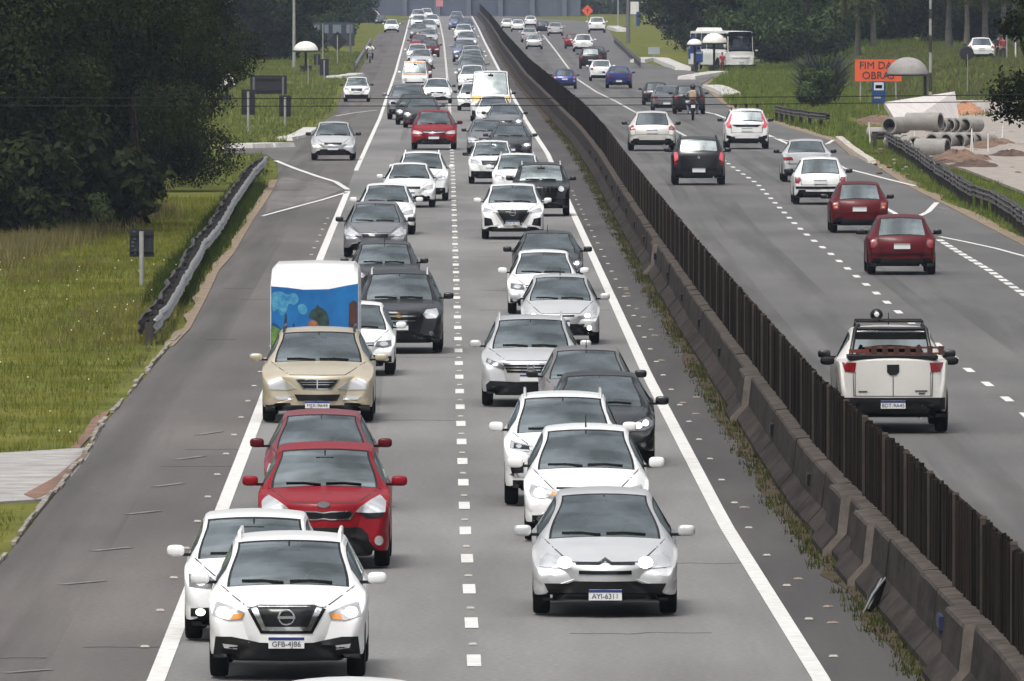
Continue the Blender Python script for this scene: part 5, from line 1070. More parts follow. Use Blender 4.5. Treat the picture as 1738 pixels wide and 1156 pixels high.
dome('white dome roofed bus shelter beside the tall grey pole on the left verge', 498, 540, 70, 86, 122, DOMEW, 1)
dome('white dome roof half hidden by the left wood edge', 370, 400, 122, 145, 176, DOMEW, 1)
dome('white dome shelter roof rising in front of the parked bus', 1192, 1232, 56, 73, 121, DOMEW, 1)
dome('small white dome left of the first one at the rear of the parked bus', 1166, 1192, 66, 76, 121, DOMEW, 1)
dome('far pale dome shelter with a dark opening at the end of the left verge', 624, 645, 17, 29, 40, DOMEW, 1)
gx, gy, gz_ = gz(630, 40); mb = MB(); mb.lathe([(.0, -.15), (.75, -.15), (.85, 0), (.75, .15), (0, .15)], 20, 'Y', (0, 0, 1.0)); tag(link('dome_opening_disc', mb.mesh('dome_opening_disc', [DSIGN], 50), loc=(gx, gy - 6, gz_)), 'dark round panel under the far pale dome shelter', 'panel')  # dark disc added in front of the dome to draw its opening
gx, gy = PX(1640, 770), 770; mb = MB(); mb.lathe([(.0, -.12), (.40, -.12), (.45, 0), (.40, .12), (0, .12)], 20, 'Y', (0, 0, .9)); mb.tube([(0, .2, 0), (0, .2, .8)], .05, 8); tag(link('round_sign', mb.mesh('round_sign', [DSIGN], 50), loc=(gx, gy, terr(gx, gy))), 'dark round sign back left of the white car on the bank', 'sign')

# ---- added overpass wall, far haze painted into its slate colours ----
ov = thing('overpass', 'long slate grey overpass wall closing the far end of the road', 'overpass', (0, 1890, 0)); OVM = mat('overpass_haze_slate', (.10, .115, .155), .9, noise=.12, scale=.15); xa, xb = PX(606, 1890), PX(985, 1890)
mb = MB(); mb.box(((xa + xb) / 2, 2, 3.4), (xb - xa, 4, 7.4)); link('wall', mb.mesh('wall', [OVM]), ov); mb = MB(); mb.box(((xa + xb) / 2, 1.4, 7.4), (xb - xa + 2, 5.4, .8)); link('parapet', mb.mesh('parapet', [mat('overpass_haze_parapet', (.15, .165, .20), .9)]), ov)
for q in range(7): mb = MB(); mb.box((xa + (xb - xa) * (q + .5) / 7, -.4, 3.4), (.7, .8, 7.3)); link('pier', mb.mesh('pier', [mat('overpass_haze_pier', (.13, .145, .18), .9)]), ov)
# ---- kiosk with a tan roof, far right ----
kx, ky, kz = gz(1132, 50); t = thing('kiosk', 'small far kiosk with an overhanging tan roof at the top right of the road', 'kiosk', (kx, ky, kz)); s = F / ky
mb = MB(); mb.box((.4, 1.5, 1.5), (2.4, 3, 3.2)); link('wall', mb.mesh('wall', [mat('kiosk_wall', (.10, .11, .125), .8)]), t); mb = MB(); mb.box((0, 1.5, 3.1), (5.0, 5, .35)); link('canopy', mb.mesh('canopy', [mat('kiosk_canopy', (.035, .04, .055), .8)]), t); mb = MB(); mb.box((0, 1.5, 4.4), (5.0, 5, 2.2), 0, .82); link('roof', mb.mesh('roof', [mat('tan_tiles', (.26, .20, .15), .9, noise=.2, scale=2)]), t)

# ---- concrete pipes ----
PIPE = mat('pipe_concrete', (.25, .235, .215), .85, noise=.16, scale=2.5); PIPEIN = mat('pipe_inside', (.12, .11, .10), .9)
def pipe(label, px, py, rad, L, yaw, zc=None, z=0):
    x, y, _ = G(px, py); rad *= .9; t = MB(); r1, r0 = rad, rad * .80; prof = [(r0, -L/2), (r1, -L/2), (r1, L/2), (r1 * 1.0, L/2), (r0, L/2), (r0, -L/2)]
    t.lathe([(r0, -L/2), (r1, -L/2)], 28, 'Y'); t = MB(); seg = 28; vs = []; 
    for rr_, yy in ((r1, -L/2), (r1, L/2), (r0, L/2), (r0, -L/2)):
        for k in range(seg): a = 2*math.pi*k/seg; vs.append((rr_*math.cos(a), yy, rr_*math.sin(a)))
    fs = []
    for i in range(4):
        j = (i+1) % 4
        for k in range(seg): k2 = (k+1) % seg; fs.append((i*seg+k, j*seg+k, j*seg+k2, i*seg+k2))
    t.add(vs, fs); t.m = [0] * (2*seg) + [1] * seg + [0] * seg; o = link('concrete_pipe', t.mesh('concrete_pipe', [PIPE, PIPEIN], 50), loc=(x, y, (zc if zc is not None else rad) + z), rz=R(yaw)); tag(o, label, 'pipe', 'concrete pipes stacked beside the gravel lot'); return o
pipe('big concrete pipe lying crosswise at the front of the pile behind the guardrail', 1582, 268, .44, 1.35, 68)
pipe('dark mouthed pipe at the left front beside the crosswise pipe', 1545, 262, .42, 1.0, 20)
pipe('short pipe with a tilted mouth at the left of the front row', 1522, 254, .36, 1.0, 40)
pipe('leftmost pale pipe end lying low against the guardrail', 1500, 236, .30, 1.5, 75)
pipe('pale pipe with a round dark mouth at the left of the upper row', 1522, 236, .42, 1.6, -28, None, .25)
pipe('long pale pipe lying crosswise on top of the pile', 1568, 243, .44, 1.6, 66, None, .56)
for i, (px, n) in enumerate(zip((1588, 1608, 1622, 1632, 1649), ('first', 'second', 'third', 'fourth', 'fifth'))): pipe(n + ' from the left of the five upper row pipes facing the road', px, 238, .36, 1.2, -32, None, .36)
for i, (px, n) in enumerate(zip((1594, 1618, 1640, 1657, 1670), ('first', 'second', 'third', 'fourth', 'fifth'))): pipe(n + ' from the left of the five lower row pipes facing the road', px, 252, .37, 1.2, -34)
DIRTP = mat('soil_heap', (.14, .085, .055), .95, noise=.5, scale=2, bump=.8)
def heap(label, px, py, rx, ry, h, m=DIRTP, name='soil_heap', seed=1, cat='soil heap'):
    x, y, _ = G(px, py); g = np.random.default_rng(seed); mb = MB(); n, rg = 22, 7; vs = [(0, 0, h)]
    for i in range(1, rg + 1):
        for k in range(n): a = 2*math.pi*k/n; q = i / rg; e = 1 + g.uniform(-.13, .13); vs.append((rx*q*e*math.cos(a), ry*q*e*math.sin(a), h*(1-q**1.6)*(1+g.uniform(-.25, .25)) - (.12 if i == rg else 0)))
    fs = [(0, 1+k, 1+(k+1) % n) for k in range(n)] + [(1+i*n+k, 1+(i+1)*n+k, 1+(i+1)*n+(k+1) % n, 1+i*n+(k+1) % n) for i in range(rg-1) for k in range(n)]
    mb.add(vs, fs); tag(link(name, mb.mesh(name, [m], 40), loc=(x, y, terr(x, y))), label, cat)
heap('reddish brown soil heap in front of the lower row of pipes', 1628, 275, 1.7, 5, .5); heap('brown soil heap at the right end of the pipes', 1692, 254, 1.7, 6, .5, seed=3)
heap('low reddish soil heap left of the white slab wall', 1495, 208, 1.6, 6, .4, seed=4); heap('orange soil pile behind the upper pipes', 1638, 196, 1.3, 5, .7, mat('orange_soil', (.36, .17, .09), .95, noise=.3, scale=2), seed=5)
heap('low gravel mound at the right side of the lot', 1740, 262, 2.4, 10, .5, SAND, 'gravel_mound', 6, 'gravel mound')
for i, (px, py, a_, b_, h_) in enumerate([(1600, 280, 1.0, 3, .25), (1655, 286, 1.4, 4, .35), (1715, 268, 1.2, 4, .35)]): heap(('first', 'second', 'third')[i] + ' from the left of the rough brown earth clods before the gravel', px, py, a_, b_, h_, mat('dark_soil', (.075, .045, .03), 1, noise=.6, scale=3, bump=1), 'earth_clod', 11 + i, 'earth heap')
rr = random.Random(31); mb = MB()
for i in range(90):
    x, y, _ = G(rr.uniform(1480, 1738), rr.uniform(200, 300)); q = rr.uniform(.04, .16); mb.ell((x, y, q * .4), (q, q, q * .6), rr.randrange(2), 6, 4)
tag(link('rubble', mb.mesh('rubble', [SAND, DIRTP]), kind='stuff'), 'scattered rubble and clods around the pipes', 'rubble')
# pale sloped slab behind the pipes
SLAB = mat('pale_slab', (.62, .57, .54), .85, noise=.12, scale=1.2)
a = Vector(G(1528, 216)); b = Vector(G(1628, 206)); c = Vector(G(1618, 186)); d = Vector(G(1520, 196)); mb = MB(); T_ = [(a.x, a.y, 0), (b.x, b.y, 0), (b.x, b.y + 6, 1.45), (a.x - .6, a.y + 6, 1.15)]
mb.add(T_ + [(p[0], p[1] + .6, p[2] - .25) for p in T_], [(0, 1, 2, 3), (7, 6, 5, 4), (0, 4, 5, 1), (1, 5, 6, 2), (2, 6, 7, 3), (3, 7, 4, 0)]); tag(link('concrete_slab', mb.mesh('concrete_slab', [SLAB])), 'pale sloped concrete slab behind the stacked pipes', 'slab')
mb = MB(); a = Vector(G(1622, 192)); b = Vector(G(1735, 196)); mb.box(((a.x+b.x)/2, (a.y+b.y)/2, .32), ((b-a).length, .5, .75), 0, 1, math.atan2(b.y-a.y, b.x-a.x)); tag(link('low_wall', mb.mesh('low_wall', [SLAB])), 'long low whitish wall running right from the sloped slab', 'wall')
for i, (px, y0, y1) in enumerate([(1477, 208, 244), (1552, 208, 236), (1647, 218, 268), (1652, 222, 268), (1677, 226, 264), (1700, 212, 244), (1689, 224, 250)]):
    x, y, _ = G(px, y1); h = (y1 - y0) / (F / y); mb = MB(); mb.tube([(0, 0, -.1), ((i % 3 - 1) * .06, 0, h)], .030, 6)
    tag(link('stake', mb.mesh('stake', [WHITE], 60), loc=(x, y, 0)), ['thin white stake in the grass left of the guardrail end', 'thin white stake before the dark mouthed pipe', 'left one of two crossing white stakes at the soil heap', 'right one of two crossing white stakes at the soil heap', 'white stake at the right end of the lower pipes', 'thin white stake standing in the gravel near the brown heap', 'thin pale stake beside the brown soil heap'][i], 'stake', 'white stakes around the pipes')
# ---- overhead cables with their two off-frame poles ----
for i, (ya_, yb_) in enumerate(((168, 158), (181, 166))):
    zc_ = 118; za = CAMH + (578 - ya_)/F*zc_*CT - zc_*ST; zb_ = CAMH + (578 - yb_)/F*zc_*CT - zc_*ST
    mb = MB(); pts = [(-22 + 44 * t, zc_, za + (zb_ - za) * (-22 + 44*t + 2.3)/7.2 * .35 + .0 + .0009 * (-22 + 44*t) ** 2) for t in np.linspace(0, 1, 45)]; mb.tube(pts, .0042, 6)
    tag(link('overhead_cable', mb.mesh('overhead_cable', [BLACK], 60)), ('upper' if i == 0 else 'lower') + ' of the two thin black cables crossing over the whole motorway', 'cable', 'overhead cables')
# ---- debris by the barrier ----
x, y, _ = G(1478, 1040); t = thing('car_debris', 'torn dark bumper piece with a pale edge leaning against the barrier foot', 'debris', (XF(y) - .62, y, 0)); mb = MB(); mb.tube([(0, 0, .02), (.08, .2, .18), (.18, .3, .38)], [.04, .09, .06], 8); link('dark_shell', mb.mesh('dark_shell', [SATIN], 50), t)
mb = MB(); mb.tube([(-.06, -.05, .0), (.06, .1, .22), (.22, .22, .42)], [.01, .02, .012], 6); link('pale_strip', mb.mesh('pale_strip', [mat('debris_pale', (.13, .14, .14), .6)], 50), t)
rr = random.Random(9); lm = [MB().box((0, 0, .01), (.10, .14, .02), 0, .6).mesh('litter', [mat('litter', (.22, .18, .14), .95)])]
for i in range(16):
    zz_ = 128 + 190 * rr.random(); tag(link('litter', lm[0], loc=(XF(zz_) - 1.12 + rr.uniform(-.12, .2), zz_, 0.0), rz=rr.uniform(0, 3)), 'scrap of pale litter on the dark shoulder beside the barrier weeds', 'litter', 'litter along the median shoulder')

# ======================= PEOPLE =======================
def skin_body(name, chains, m, sub=2):
    """one continuous surface grown around a skeleton: chains of (point, radius) that share joints"""
    vs = []; rad = []; ed = []; ix = {}
    for ch in chains:
        prev = None
        for p, r in ch:
            kk = tuple(round(q, 3) for q in p)
            if kk not in ix: ix[kk] = len(vs); vs.append(p); rad.append(r)
            if prev is not None and prev != ix[kk]: ed.append((prev, ix[kk]))
            prev = ix[kk]
    me = bpy.data.meshes.new(name); me.from_pydata(vs, ed, []); o = bpy.data.objects.new('tmp', me); C.objects.link(o); o.modifiers.new('s', 'SKIN')
    for i, sv in enumerate(me.skin_vertices[0].data): r = rad[i]; sv.radius = r if hasattr(r, '__len__') else (r, r); sv.use_root = i == 0
    sm = o.modifiers.new('ss', 'SUBSURF'); sm.levels = sub; sm.render_levels = sub; dg = bpy.context.evaluated_depsgraph_get(); out = bpy.data.meshes.new_from_object(o.evaluated_get(dg)); bpy.data.objects.remove(o); out.name = name
    out.materials.clear(); out.materials.append(m); out.polygons.foreach_set('use_smooth', [True] * len(out.polygons)); return out
SKIN_ = mat('skin', (.32, .18, .12), .6); HAIR = mat('dark_hair', (.02, .015, .012), .7)
def person(label, loc, rz, shirt, trousers, pose='stand', helmet=None, h=1.72, bag=None, group=None):
    t = thing('person', label, 'person', loc, rz, group, h / 1.72)
    P = dict(pel=(0, 0, .93), ch=(0, .0, 1.25), nk=(0, 0, 1.46), hd=(0, -.01, 1.60), top=(0, 0, 1.70))
    sh = {}; el = {}; wr = {}; hp = {}; kn = {}; an = {}; toe = {}
    for s in (-1, 1):
        sh[s] = (s*.19, 0, 1.40); hp[s] = (s*.10, 0, .88)
        if pose == 'stand': el[s] = (s*.25, .02, 1.12); wr[s] = (s*.27, -.08, .88); kn[s] = (s*.11, -.02*s, .48); an[s] = (s*.12, .03*s, .08); toe[s] = (s*.14, -.14 + .03*s, .04)
        else:  # riding: facing -y, hands forward, knees bent
            el[s] = (s*.30, -.22, 1.14); wr[s] = (s*.33, -.46, 1.08); kn[s] = (s*.24, -.38, .72); an[s] = (s*.20, -.12, .34); toe[s] = (s*.20, -.32, .30)
    if pose != 'stand':
        P['pel'] = (0, 0, .86); P['ch'] = (0, -.08, 1.16); P['nk'] = (0, -.13, 1.38); P['hd'] = (0, -.15, 1.52); P['top'] = (0, -.14, 1.62)
        for s in (-1, 1): hp[s] = (s*.11, -.02, .82); sh[s] = (s*.19, -.13, 1.32)
    ch = [[(P['pel'], (.13, .10)), (P['ch'], (.15, .105)), (P['nk'], .06), (P['hd'], (.085, .10)), (P['top'], .06)]]
    for s in (-1, 1):
        hx = wr[s]; d = -.08 if pose == 'stand' else -.02; f = (0, 0, -1) if pose == 'stand' else (0, -.9, -.3); palm = (hx[0], hx[1] + f[1]*.07, hx[2] + f[2]*.07)
        ch.append([(P['ch'], (.15, .105)), (sh[s], .065), (el[s], .045), (hx, .030), (palm, (.035, .018))])
        for k, l in enumerate((.055, .075, .08, .07)):
            o_ = (k - 1.5) * .018; b = (palm[0] + (0 if pose == 'stand' else o_), palm[1] + (o_ if pose == 'stand' else f[1]*.02), palm[2] + f[2]*.02); ch.append([(palm, (.035, .018)), (b, .009), (b[:1] + (b[1] + f[1]*l*.6, b[2] + f[2]*l - (.02 if pose != 'stand' else 0)), .007)])
        ch.append([(palm, (.035, .018)), ((palm[0] - s*.03, palm[1] - .02, palm[2] + .0), .009), ((palm[0] - s*.045, palm[1] - .035, palm[2] - .03), .007)])
        ch.append([(P['pel'], (.13, .10)), (hp[s], .085), (kn[s], .058), (an[s], .040), (toe[s], (.042, .03))])
    link('body', skin_body('body', ch, SKIN_), t)
    c2 = [[(P['pel'], (.155, .125)), (P['ch'], (.175, .13)), ((P['nk'][0], P['nk'][1], P['nk'][2] - .05), .075)]]
    for s in (-1, 1): m_ = tuple((a+b)/2 for a, b in zip(el[s], wr[s])); c2.append([(P['ch'], (.175, .13)), (sh[s], .085), (el[s], .062)] + ([(m_, .05)] if pose != 'stand' else []))
    link('shirt', skin_body('shirt', c2, shirt), t)
    c3 = [[((P['pel'][0], P['pel'][1], P['pel'][2] + .03), (.145, .115)), (P['pel'], (.15, .12))]]
    for s in (-1, 1): c3.append([(P['pel'], (.15, .12)), (hp[s], .10), (kn[s], .073), (an[s], .058)])
    link('trousers', skin_body('trousers', c3, trousers), t); mb = MB()
    for s in (-1, 1): mb.ell((toe[s][0], toe[s][1] + .07, toe[s][2]), (.05, .14, .045))
    link('shoes', mb.mesh('shoes', [BLACK], 60), t); mb = MB(); hd = P['hd']
    if helmet: mb.ell((hd[0], hd[1] + .01, hd[2] + .03), (.135, .155, .15)); link('helmet', mb.mesh('helmet', [helmet], 60), t)
    else:
        mb.ell((hd[0], hd[1] + .03, hd[2] + .05), (.095, .105, .085)); link('hair', mb.mesh('hair', [HAIR], 60), t); mb = MB(); mb.ell((hd[0], hd[1] - .105, hd[2] - .01), (.016, .022, .028)); mb.ell((hd[0] - .032, hd[1] - .092, hd[2] + .02), (.014, .01, .008)); mb.ell((hd[0] + .032, hd[1] - .092, hd[2] + .02), (.014, .01, .008)); mb.box((hd[0], hd[1] - .095, hd[2] - .055), (.04, .012, .008)); link('face', mb.mesh('face', [mat('face_dark', (.12, .06, .045), .6)], 60), t)
    if bag: mb = MB(); mb.ell((0, P['ch'][1] + .20, P['ch'][2] + .02), (.17, .10, .23), 0, 12, 8, .6); b_ = link('backpack', mb.mesh('backpack', [bag], 60), None, loc=loc, rz=rz); tag(b_, 'tan box bag carried on the back of the motorcycle rider', 'bag'); b_.scale = (h/1.72,) * 3
    return t
cl = lambda n, c: mat('cloth_' + n, c, .9, noise=.15, scale=8)
def motorbike(label, loc, rz, col, scale=1, rack=True):
    t = thing('motorcycle', label, 'motorcycle', loc, rz, None, scale)
    for y in (-.64, .62):
        mb = MB(); mb.tube([(0, y + .28*math.cos(a), .30 + .28*math.sin(a)) for a in np.linspace(0, 2*math.pi, 25)], .055, 8); w = link('wheel', mb.mesh('wheel', [TYRE], 60), t); mb = MB(); mb.lathe([(.22, -.03), (.22, .03), (.05, .04), (.05, -.04)], 16, 'X', (0, y, .30)); link('rim', mb.mesh('rim', [RIM], 50), w)
    mb = MB(); mb.ell((0, -.15, .82), (.15, .26, .13)); mb.ell((0, -.1, .52), (.14, .24, .18)); link('tank_and_engine', mb.mesh('tank_and_engine', [col], 60), t)
    mb = MB(); mb.ell((0, .32, .80), (.13, .38, .06), 0, 12, 8, .6); link('seat', mb.mesh('seat', [BLACK], 60), t); mb = MB(); mb.tube([(-.36, -.42, 1.04), (-.2, -.50, 1.02), (.2, -.50, 1.02), (.36, -.42, 1.04)], .018, 8); link('handlebar', mb.mesh('handlebar', [BLACK], 60), t)
    mb = MB(); [mb.tube([(s*.07, -.64, .30), (s*.07, -.48, 1.0)], .024, 8) for s in (-1, 1)]; link('fork', mb.mesh('fork', [CHROME], 60), t); mb = MB(); mb.box((0, .80, .72), (.20, .10, .30), 0, .8); link('tail', mb.mesh('tail', [BLACK]), t)
    mb = MB(); mb.box((0, .87, .66), (.19, .02, .15)); link('licence_plate', mb.mesh('licence_plate', [PLATE]), t); mb = MB(); mb.box((0, .87, .80), (.13, .02, .05)); link('tail_light', mb.mesh('tail_light', [LAMPR]), t); mb = MB(); mb.tube([(.14, .1, .3), (.16, .7, .36)], .04, 8); link('exhaust_pipe', mb.mesh('exhaust_pipe', [CHROME], 60), t)
    for s in (-1, 1): mb = MB(); mb.ell((s*.42, -.42, 1.16), (.07, .02, .05)); mb.tube([(s*.34, -.43, 1.04), (s*.42, -.42, 1.14)], .01, 6); link('wing_mirror', mb.mesh('wing_mirror', [BLACK], 60), t)
    return t
mx, my, _ = G(1176, 204); motorbike('black motorcycle ridden away from the viewer behind the dark suv', (mx, my, .02), math.pi, mat('moto_dark', (.03, .03, .035), .4, .2), 1.05)
person('rider in a light jacket and dark helmet seated on the motorcycle', (mx, my + .1, .02), math.pi, cl('greyblue', (.22, .23, .26)), cl('jeans', (.10, .12, .17)), 'ride', mat('helmet_black', (.012, .012, .014), .25), 1.85, cl('tan', (.42, .30, .22)))
px_, py_, _ = G(628, 107); motorbike('small dark motorcycle coming along the left edge of the service lane', (px_, py_, .02), 0, mat('moto_dark', (.03, .03, .035), .4, .2), .95)
person('rider in a white shirt coming along the left edge of the service lane', (px_, py_, .02), 0, cl('white', (.72, .74, .72)), cl('black', (.02, .02, .022)), 'ride', mat('helmet_grey', (.10, .10, .10), .4), 1.7)
x_, y_, z_ = gz(1226, 122); person('person in a red top standing in front of the parked bus', (x_, y_, z_), .4, cl('red', (.40, .03, .07)), cl('maroon', (.10, .015, .03)), h=1.5)
person('person in dark clothes standing right of the white car on the bank', (PX(1694, 792), 792, terr(PX(1694, 792), 792)), 2.8, cl('black', (.02, .02, .022)), cl('black', (.02, .02, .022)), h=1.7, group=None)
person('person holding something pinkish red beside the white car on the bank', (PX(1702, 790), 790, terr(PX(1702, 790), 790)), .3, cl('dark_red', (.30, .04, .06)), cl('black', (.02, .02, .022)), h=1.65)
